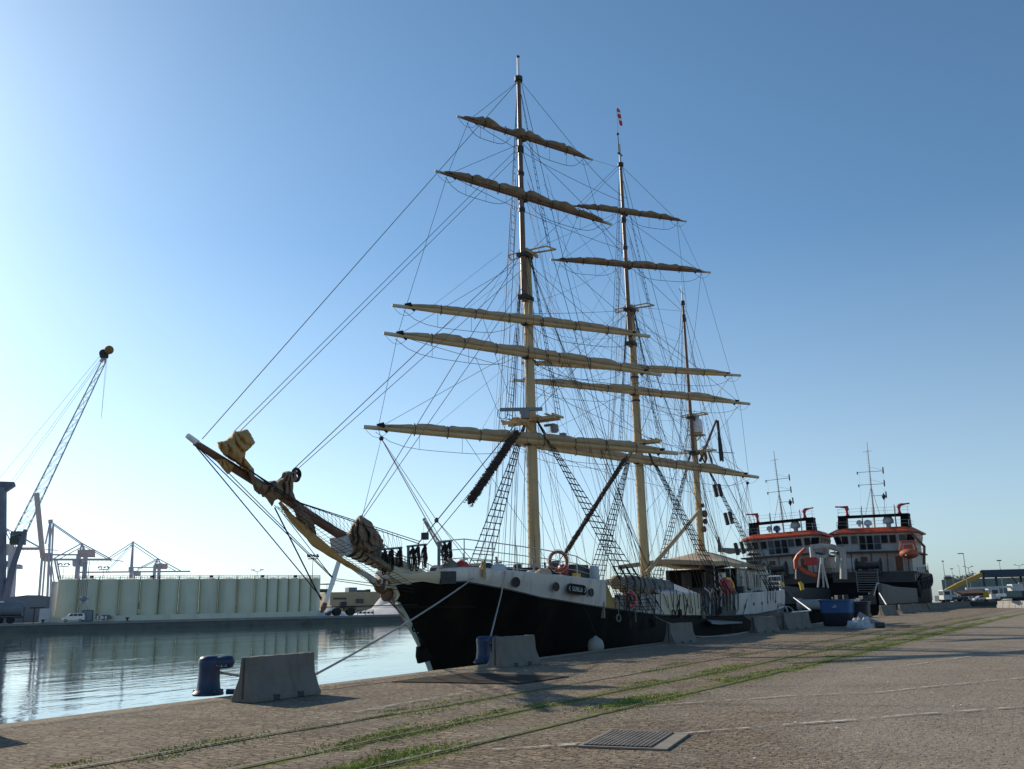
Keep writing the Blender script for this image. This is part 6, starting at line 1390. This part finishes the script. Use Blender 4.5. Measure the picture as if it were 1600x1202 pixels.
# red and white road barrier
for i, px in enumerate((157, 164.5)):
    c = farG(px, 8); mb = MB(c)
    for k in range(4): mb.mi = k % 2; mb.bar(c + FU * (-.6 + .3 * k) + V((0, 0, .8)), c + FU * (-.3 + .3 * k) + V((0, 0, .8)), .1, .45)
    mb.mi = 1; mb.tube([c + FU * -.5, c + FU * -.5 + V((0, 0, .8))], .04, 4); mb.tube([c + FU * .5, c + FU * .5 + V((0, 0, .8))], .04, 4)
    o = mb.build('road_barrier', [MT['red'], MT['whiteclean']]); o.location = c; tag(o, ('left' if i == 0 else 'right') + ' of two small red and white barriers right of the van', 'barrier', 'red and white barriers by the van')
p = [farP(x, y, 12) for x, y in ((160, 966), (176, 966), (172, 961), (159, 961))]; o = MB(p[0]).prism(p, FN * 1.5).build('slab_stack', MT['slate']); o.location = p[0]; tag(o, 'flat dark stack lying before the silo wall right of the van', 'stack')
# tank lorry at the left edge
c = farG(10, 6); root = empty('tank_trailer', c, 'dark tank trailer on big wheels at the left edge of the far quay', 'trailer', rz=atan2(FU.y, FU.x)); MB().tube([(-9, 0, 2.9), (-8.6, 0, 2.9), (3.1, 0, 2.9), (3.5, 0, 2.9)], [.9, 1.45, 1.45, .9], 18).build('tank', MT['cranegrey'], root, smooth=40)
MB().box((-2.5, 0, 1.2), (12, 2.2, .35)).build('frame', MT['dark'], root)
for x in (-4.4, -2.6, -.8, 1.2):
    for y in (-1, 1): MB().lathe([(.2, -.25), (.65, -.25), (.7, 0), (.65, .25), (.2, .25)], (x, y, .68), 16, (0, 1, 0)).build('wheel', MT['tyre'], root, smooth=40)
mb = MB(); mb.bar((3.6, -.9, 0), (3.6, -.9, 3.2), .12); mb.bar((5.4, -.5, 0), (5.4, -.5, 2.9), .2); mb.bar((4.5, 0, 3.0), (7.2, 0, 3.0), .25); mb.build('stand', MT['dark'], root)
# tall light masts
def light_mast(px, pyt, D, label, wd=2.0, kind=0, z0=-1.0, thick=.12):
    t = dep(px, pyt, D); b = V((t.x, t.y, 0)); h = t.z; root = empty('light_mast', b, label, 'light mast'); MB().tube([(0, 0, 0), (0, 0, h)], [thick * 1.3, thick * .6], 8).build('pole', MT['grey'], root)
    mb = MB()
    if kind == 0:
        mb.ring((0, 0, h - .2), wd * .5, .07, n=14, m=4); mb.ring((0, 0, h + .7), wd * .5, .05, n=14, m=4); mb.cyl((0, 0, h - .3), (0, 0, h - .2), wd * .5, n=14)
        for k in range(9): q = 2 * pi * k / 9; mb.box((cos(q) * wd * .5, sin(q) * wd * .5, h + .35 + .35 * (k % 2)), (.35, .35, .4))
    elif kind == 1: mb.bar((0, 0, h), V((_r.x, _r.y, 0)) * -wd + V((0, 0, h)), .35, .14)
    elif kind == 2: mb.tube([V((_r.x, _r.y, 0)) * -wd + V((0, 0, h + .4)), V((0, 0, h - .2)), V((_r.x, _r.y, 0)) * wd + V((0, 0, h + .4))], .07, 5); mb.box(V((_r.x, _r.y, 0)) * -wd + V((0, 0, h + .4)), (.7, .7, .2)); mb.box(V((_r.x, _r.y, 0)) * wd + V((0, 0, h + .4)), (.7, .7, .2))
    else: mb.box((0, 0, h), (wd, wd, .35))
    mb.build('lamp_head', MT['gunmetal'], root); return root
light_mast(489, 872, 225, 'tall floodlight mast with a round lamp ring right of the silos', 2.6); light_mast(511, 913, 330, 'distant round lamp mast above the tan building', 4, 3)
light_mast(402, 893, 240, 'antenna mast rising behind the middle of the silo row', 1.2, 2, thick=.1); light_mast(100, 884, 320, 'distant lamp mast behind the second silo from the left', 3.5, 0); light_mast(162, 889, 320, 'distant lamp mast behind the silos under the gantry boom', 3.5, 0)
light_mast(574, 927, 300, 'thin pole standing beyond the tan building near the bow', .8, 3)
# lattice boom harbour crane
def lattice(mb, A0, A1, B0, B1, n, w, depth, r=.12):
    dv = depth
    c4 = [(A0, A1), (B0, B1), (A0 + dv, A1 + dv * .3), (B0 + dv, B1 + dv * .3)]
    for p, q in c4: mb.bar(p, q, r * 2)
    for i in range(n):
        t0, t1 = i / n, (i + 1) / n
        for (p, q), (s_, u_) in ((c4[0], c4[1]), (c4[2], c4[3]), (c4[0], c4[2]), (c4[1], c4[3])):
            a = p.lerp(q, t0); b = s_.lerp(u_, t1); c_ = p.lerp(q, t1); d = s_.lerp(u_, t0); mb.bar(a, b, r); mb.bar(a, d, r)
            if i % 2: mb.bar(c_, d, r * .8)
D = lambda x, y, d=192: dep(x, y, d)
base = D(10, 972); root = empty('harbour_crane', base, 'mobile harbour crane with a long lattice boom at the left edge', 'crane'); base_z = 0
mb = MB(base); lattice(mb, D(18, 838), D(158, 566), D(41, 830), D(164, 568), 15, 0, FN * 2.0, .055); mb.bar(D(158, 566), D(165, 553), .5); mb.bar(D(164, 568), D(166, 553), .4); mb.build('boom', MT['cranejib'], root)
mb = MB(base); mb.cyl(D(162, 553) - FN * .5, D(162, 553) + FN * .5, .9, n=14); mb.box(D(163, 556), (1.2, 1.2, 1.0)); mb.build('sheave', MT['dark'], root)
mb = MB(base); mb.ball(D(170.5, 547), .95, 8); mb.build('warning_ball', mat('ochre_ball', (.35, .16, .05), .8, .4, 3), root, smooth=60)
mb = MB(base); mb.tube([D(-6, 975), D(-3, 760)], [1.9, 1.7], 12); mb.prism([D(-10, 768), D(8, 768), D(23, 758), D(22, 753), D(-10, 752)], FN * 2.5); mb.build('tower', MT['cranedark'], root)
mb = MB(base)
for a, b in (((0, 747), (160, 552)), ((19, 751), (164, 552)), ((24, 752), (166, 553))): mb.sag(D(*a), D(*b), .035, 0, 3)
mb.tube([D(168, 556), D(158, 655)], .03, 3); mb.tube([D(166, 556), D(158, 655)], .03, 3); mb.build('cable', MT['wire'], root)
mb = MB(base); mb.prism([D(17, 830), D(40, 830), D(38, 850), D(14, 850)], FN * 4); mb.build('cab', mat('crane_cab_green', (.06, .09, .075), .6, .15, 1), root, bevel=.1)
mb = MB(base); mb.tube([D(40, 828), D(22, 880), D(6, 942)], [.45, .6, .9], 8); mb.tube([D(36, 850), D(30, 838)], .3, 6); mb.build('strut', MT['cranedark'], root)
mb = MB(base)
for i in range(10): mb.box(D(3 + rnd.uniform(-3, 6), 880 + i * 7), (rnd.uniform(.6, 1.6), 1, rnd.uniform(.5, 1.2)))
mb.build('stairs', MT['cranedark'], root)
# gantry cranes
def gantry(name, Dp, label, bars, boxes, apex=None):
    Q = lambda x, y: dep(x, y, Dp); p0 = Q(*bars[0][0]); og = V((p0.x, p0.y, 0)); root = empty('gantry_crane', og, label, 'gantry crane', 'ship to shore gantry cranes behind the silos')
    back = FN * (Dp * .045); groups = {}
    for a, b, wd, kind in bars:
        groups.setdefault(kind, []).append((Q(*a), Q(*b), wd * Dp / FPX))
    for kind, L_ in groups.items():
        mb = MB(og)
        for a, b, wd in L_:
            if kind == 'leg': a, b = (a, b) if a.z < b.z else (b, a); a = a.lerp(V((a.x, a.y, 0)), 1) if a.z < 22 else a
            mb.bar(a, b, wd)
            if kind in ('leg', 'stay'): mb.bar(a + back, b + back, wd * .8)
        mb.build({'leg': 'leg', 'boom': 'boom', 'stay': 'stay', 'raised': 'raised_boom', 'girder': 'girder', 'loop': 'cable_loop'}[kind], MT['gantryred' if kind in ('raised', 'boom') else 'gantry'], root)
    for i, (x0, y0, x1, y1) in enumerate(boxes):
        mb = MB(og).prism([Q(x0, y1), Q(x1, y1), Q(x1, y0), Q(x0, y0)], back * .6); mb.build('machinery_house' if i == 0 else 'cab', MT['gantry'] if i else MT['gantryred'], root)
    mb = MB(og); bm = [b for b in bars if b[3] == 'boom'][0]; xa, xb = sorted((bm[0][0], bm[1][0])); yy = max(bm[0][1], bm[1][1])
    for k in range(8):
        x = xa + (xb - xa) * (.45 + .55 * k / 8); w_ = (xb - xa) * .55 / 8; mb.tube([Q(x + w_ * t / 6, yy + 1.5 + 5 * sin(pi * t / 6)) for t in range(7)], .05, 3)
    mb.build('cable_loop', MT['gantry'], root); return root
gantry('a', 400, 'gantry crane with its pale red boom raised, left of the silos',
       [((57, 770), (67, 872), 5.5, 'raised'), ((66, 868), (62, 931), 2.6, 'leg'), ((79, 813), (76.5, 927), 2.6, 'leg'), ((79, 813), (71, 850), 2, 'stay'), ((76, 876), (94, 907), 2.4, 'leg'), ((85, 873), (109, 907), 2.4, 'leg'),
        ((75, 874.5), (173, 874.5), 3.2, 'boom'), ((173, 874.5), (193, 877.5), 1.2, 'girder'), ((79, 815), (128, 849), 1.6, 'stay'), ((128, 849), (174, 874), 1.6, 'stay'), ((128, 849), (84, 873), 1.4, 'stay'), ((68, 867), (121, 867), 2.4, 'girder'), ((122, 867), (119.5, 907), 3.6, 'leg'), ((133, 866), (132, 907), 3.6, 'leg'), ((128, 849), (124, 866), 2, 'stay'), ((128, 849), (133, 866), 2, 'stay'), ((71, 859), (90, 860), 1.2, 'girder'), ((79, 812), (79, 818), 5, 'girder')],
       [(121, 859, 148, 869), (113, 873, 128, 884), (66, 864, 80, 876)])
gantry('b', 470, 'smaller gantry crane standing behind the middle of the silo row',
       [((208, 846), (202, 907), 1.8, 'leg'), ((208, 846), (209, 907), 1.8, 'leg'), ((208, 847), (247, 873), 1.3, 'stay'), ((247, 873), (282, 892), 1.3, 'stay'), ((247, 873), (215, 889), 1.1, 'stay'), ((208, 847), (168, 873), 1, 'stay'), ((208, 848), (166, 893), .7, 'stay'), ((122, 894.5), (297, 893), 2.2, 'boom'), ((203, 887), (247, 886.5), 1.6, 'girder'), ((243, 880), (242, 907), 2.4, 'leg'), ((250, 880), (250, 907), 2.4, 'leg'), ((209, 893), (224, 907), 1.2, 'leg'), ((247, 873), (243, 881), 1.4, 'stay'), ((247, 873), (251, 881), 1.4, 'stay')],
       [(243, 881, 262, 888), (209, 892, 220, 899), (201, 886, 209, 893)])
gantry('c', 390, 'gantry crane half hidden behind the harbour crane at the left edge',
       [((-30, 857.5), (62, 857.5), 4, 'boom'), ((-12, 884), (30, 884), 4, 'girder'), ((18, 850), (13, 955), 6.5, 'leg'), ((18, 850), (5, 822), 1.6, 'stay'), ((10, 826), (62, 855), 1.4, 'stay'), ((5, 822), (-20, 870), 2, 'leg')], [(5, 850, 17, 866), (20, 882, 32, 888)])
# small lattice crane behind the bow
D3 = lambda x, y: dep(x, y, 330); base = D3(706, 905); root = empty('distant_crane', V((base.x, base.y, 0)), 'distant grey lattice crane seen behind the bow railing', 'crane'); og = V((base.x, base.y, 0)); mb = MB(og); lattice(mb, D3(700, 880), D3(663, 815), D3(709, 878), D3(664, 813), 12, 0, FN * 1.5, .14); mb.build('boom', MT['grey'], root)
mb = MB(og); mb.ball(D3(662.5, 812), .6, 6); mb.tube([D3(662, 813), D3(661.5, 870)], .05, 3); mb.tube([D3(664, 812), D3(720, 885)], .05, 3); mb.tube([D3(704, 905), D3(704, 876)], 1.2, 8); mb.build('cable', MT['grey'], root)

# ------------------------------------------------------------------ far right end of the quay
R = lambda x, y, d: dep(x, y, d)
def gD(px, D): p = dep(px, 930, D); return V((p.x, p.y, 0))
def wall_at(name, px0, px1, pyt, D, m, label, cat, depth=8, pyb=None, D1=None):
    a, b = gD(px0, D), gD(px1, D1 or D); zt0 = dep(px0, pyt[0], D).z; zt1 = dep(px1, pyt[1], D1 or D).z; zb = [0, 0] if pyb is None else [dep(px0, pyb, D).z, dep(px1, pyb, D1 or D).z]
    o = MB(a).prism([a + V((0, 0, zb[0])), b + V((0, 0, zb[1])), b + V((0, 0, zt1)), a + V((0, 0, zt0))], (gD(px0, D + depth) - a)).build(name, MT[m]); o.location = a; return tag(o, label, cat)
wall_at('port_shed', 1474, 1690, (906, 899), 420, 'plaster', 'long grey-green port shed beyond the parked trucks', 'shed', 20)
wall_at('red_building', 1478, 1494, (901.5, 901), 520, 'rust', 'distant low reddish building above the shed roof', 'building', 10, 907)
wall_at('white_building', 1480, 1490, (899, 899), 600, 'lightgrey', 'distant small white building left of the dark trees', 'building', 10, 904)
# canopy
a = gD(1538, 230); root = empty('blue_canopy', a, 'blue canopy roof on dark columns at the right edge', 'canopy'); b = gD(1720, 225); zt, zb = dep(1538, 890.5, 230).z, dep(1538, 901.5, 230).z
MB(a).prism([a + V((0, 0, zb)), b + V((0, 0, zb)), b + V((0, 0, zt)), a + V((0, 0, zt))], (gD(1538, 242) - a)).build('roof', MT['canopy'], root)
for px in (1540.5, 1560, 1599):
    for q in (0, 9): p = gD(px, 231 + q); MB(a).bar(p, p + V((0, 0, zb + .05)), .55 if q == 0 else .4).build('column', MT['canopy'], root)
p, q = gD(1601, 236), gD(1585, 236); MB(a).bar(q + V((0, 0, zb)), p + V((0, 0, zb * .35)), .2).build('brace', MT['canopy'], root)
# yellow boom crane
c = gD(1482, 215); root = empty('truck_crane', c, 'yellow telescopic boom of a truck crane lying low behind the right tug', 'crane'); Q = lambda x, y: dep(x, y, 215)
MB(c).bar(Q(1478, 924), Q(1500, 912.5), 1.2, .9).build('boom', mat('boom_yellow', (.42, .26, .04), .6, .1, 1), root); MB(c).bar(Q(1494, 915.5), Q(1535, 897.5), 1.0, 1.0).build('boom', mat('boom_ochre', (.40, .24, .045), .6, .1, 1), root); MB(c).tube([Q(1508, 913), Q(1530, 902)], .18, 6).build('ram', MT['dark'], root); MB(c).box(Q(1535.5, 896.5), (1.1, 1.1, 1.3)).build('boom_head', MT['dark'], root)
MB(c).box(c + V((1, 0, 1.0)), (6, 2.4, 1.4), rz=YAW - pi / 2).build('carrier', MT['gunmetal'], root, bevel=.1)
# vehicles: white lorry cab, cars, white crane truck
def truck(px, D, label, L=6.0, rz=0.0):
    c = gD(px, D); root = empty('lorry', c, label, 'lorry', rz=YAW - pi / 2 + rz); mb = MB(); mb.loft([[V((x, y, z)) for y, z in ((-1.2, .7), (1.2, .7), (1.2, 2.9), (-1.2, 2.9))] for x in (-L / 2, -L / 2 + 1.9)]); mb.build('cab', MT['lightgrey'], root, bevel=.12)
    MB().box((-L / 2 + .9, -1.22, 2.2), (1.2, .04, .8)).build('window', MT['glass'], root); MB().box((-L / 2 - .02, 0, 2.2), (.05, 2.0, .9)).build('windscreen', MT['glass'], root); MB().box((1.0, 0, .9), (L - 2, 2.2, .35)).build('chassis', MT['dark'], root)
    for x in (-L / 2 + .9, L / 2 - 1.6, L / 2 - .5):
        for y in (-1, 1): MB().lathe([(.15, -.18), (.5, -.18), (.5, .18), (.15, .18)], (x, y, .5), 14, (0, 1, 0)).build('wheel', MT['tyre'], root)
    return root
truck(1491, 205, 'white lorry cab below the yellow crane boom')
t = truck(1572, 190, 'white crane lorry with a level white jib under the blue canopy', 7.5); MB().bar((-8.5, -.3, 3.0), (1.5, -.3, 3.2), .45).build('jib', MT['lightgrey'], t); MB().box((2.2, 0, 3.0), (2.4, 2.2, 1.4)).build('upper_cab', MT['lightgrey'], t, bevel=.1); MB().bar((3, 0, 3.8), (9, 0, 4.3), .4).build('rear_jib', MT['tan'], t)
def car(px, D, m, label):
    c = gD(px, D); root = empty('parked_car', c, label, 'car', 'cars parked by the shed', rz=YAW - pi / 2); mb = MB(); mb.loft([[V((x, y, z)) for x, z in ((-2.1, .3), (-2.1, .75), (-1.2, .95), (-.6, 1.4), (.9, 1.42), (1.6, .98), (2.1, .9), (2.1, .3))] for y in (-.85, .85)]); mb.build('body', m, root, bevel=.08)
    MB().prism([(-1.0, -.862, .98), (1.3, -.862, .98), (.85, -.862, 1.34), (-.55, -.862, 1.34)], (0, .01, 0)).build('window', MT['glass'], root)
    for x in (-1.3, 1.3):
        for y in (-.8, .8): MB().lathe([(.1, -.1), (.32, -.1), (.32, .1), (.1, .1)], (x, y, .32), 14, (0, 1, 0)).build('wheel', MT['tyre'], root)
SIL = mat('car_silver', (.35, .36, .38), .35, .05, 2, metal=.4); car(1502, 215, SIL, 'silver parked car right of the white lorry cab'); car(1532, 225, SIL, 'silver parked car under the left end of the blue canopy'); car(1551, 235, MT['canopy'], 'dark blue parked car beneath the blue canopy')
# trailer with rust red load, white blocks, low walls
a, b = gD(1500, 150), gD(1543, 150); root = empty('flatbed_trailer', a, 'long low flatbed trailer with a rusty brown load', 'trailer'); Q = lambda x, y, d=150: dep(x, y, d)
MB(a).prism([Q(1501, 932), Q(1542, 930.5), Q(1542, 928.5), Q(1501, 930)], CF * 2.4).build('bed', MT['dark'], root); MB(a).prism([Q(1508, 930), Q(1541, 928.6), Q(1541, 926), Q(1503, 927.5)], CF * 2).build('load', mat('rust_load', (.10, .05, .035), .85, .3, 1), root); MB(a).box(Q(1541, 929), (1.0, .8, 1.0)).build('end_board', MT['yellow'], root)
for px in (1506, 1512, 1532, 1538): MB(a).lathe([(.1, -.15), (.45, -.15), (.45, .15), (.1, .15)], gD(px, 151) + V((0, 0, .5)), 12, (_f.x, _f.y, 0)).build('wheel', MT['tyre'], root)
for px, D_, lab, w_ in ((1490, 130, 'white plastic block on the quay right of the tug bow', 1.1), (1565, 110, 'white plastic block standing before the pale road barriers', 1.0)):
    c = dep(px, 931.5 if px < 1500 else 930, D_); o = MB(c).box(c, (w_, w_, .34)).build('white_block', MT['whiteclean'], bevel=.04); o.location = c; tag(o, lab, 'block')
a = gD(1558, 112); b = gD(1640, 104); root = empty('road_barrier', a, 'pale concrete road barriers in a row at the right edge', 'barrier'); mb = MB(a)
for k in range(8): p, q = a.lerp(b, k / 8), a.lerp(b, (k + .96) / 8); mb.bar(p + V((0, 0, .2)), q + V((0, 0, .2)), .6, .4); mb.bar(p + V((0, 0, .6)), q + V((0, 0, .6)), .28, .5)
mb.build('blocks', mat('pale_barrier', (.42, .41, .39), .9, .1, 1.5), root, bevel=.03)
a = gD(1470, 140); b = gD(1560, 128); o = MB(a).bar(a + V((0, 0, .35)), b + V((0, 0, .35)), .5, .7).build('low_wall', MT['concrete']); o.location = a; tag(o, 'low concrete wall behind the shaded row of barriers', 'wall')
# lamp posts on the right
for px, py, D_, lab, wd, k in ((1505, 865, 165, 'tall lamp post with one arm, tallest right of the tugs', 1.0, 1), (1473, 877, 330, 'thin lamp post just right of the tug bow', .7, 3), (1487, 889, 420, 'short distant lamp post left of the tallest lamp post', 1.2, 3), (1498, 884, 480, 'faint distant lamp post between the short and the tallest lamp posts', 1.0, 1), (1513, 887, 300, 'double armed street lamp behind the tallest lamp post', 1.3, 2), (1561, 876, 330, 'lamp post rising above the blue canopy roof', 1.5, 3), (1592, 884, 360, 'double armed lamp near the right edge above the canopy', 1.6, 2)):
    light_mast(px, py, D_, lab, wd, k, thick=.09 if D_ < 200 else .13)
# dark trees beyond the shed
def tree(px, D_, h, w_, label, seed):
    c = gD(px, D_); root = empty('tree', c, label, 'tree', 'dark trees beyond the shed'); MB().tube([(0, 0, 0), (0, 0, h * .6)], [.25, .12], 6).build('trunk', MT['wood'], root)
    rn = random.Random(seed); mb = MB()
    for _ in range(420):
        v = V((rn.gauss(0, 1), rn.gauss(0, 1), rn.gauss(0, 1))).normalized() * rn.random() ** .4; p = V((v.x * w_ * .5, v.y * w_ * .5, h * .66 + v.z * h * .34)) * 1.0
        p += V((noise.noise(p * .6), noise.noise(p * .6 + V((5, 0, 0))), noise.noise(p * .6 + V((0, 7, 0))))) * .7; s_ = rn.uniform(.2, .5); n_ = V((rn.gauss(0, 1), rn.gauss(0, 1), rn.gauss(0, 1))).normalized(); t_ = n_.orthogonal().normalized() * s_; u_ = n_.cross(t_)
        mb.add([p - t_, p - u_ * .6, p + t_, p + u_ * .6], [(0, 1, 2, 3)])
    mb.build('crown', MT['leaf'], root)
for px, h, w_, lab in ((1494, 11.8, 6, 'leftmost dark tree beyond the shed'), (1501, 11.6, 6, 'second dark tree beyond the shed, left of the lamp posts'), (1508, 11.9, 6, 'dark tree beyond the shed directly behind the tallest lamp post'), (1515, 12.3, 6, 'dark tree beyond the shed right of the double lamp'), (1521, 13.6, 7, 'tallest dark tree beyond the shed, by the yellow boom tip')): tree(px, 460, h, w_, lab, px)
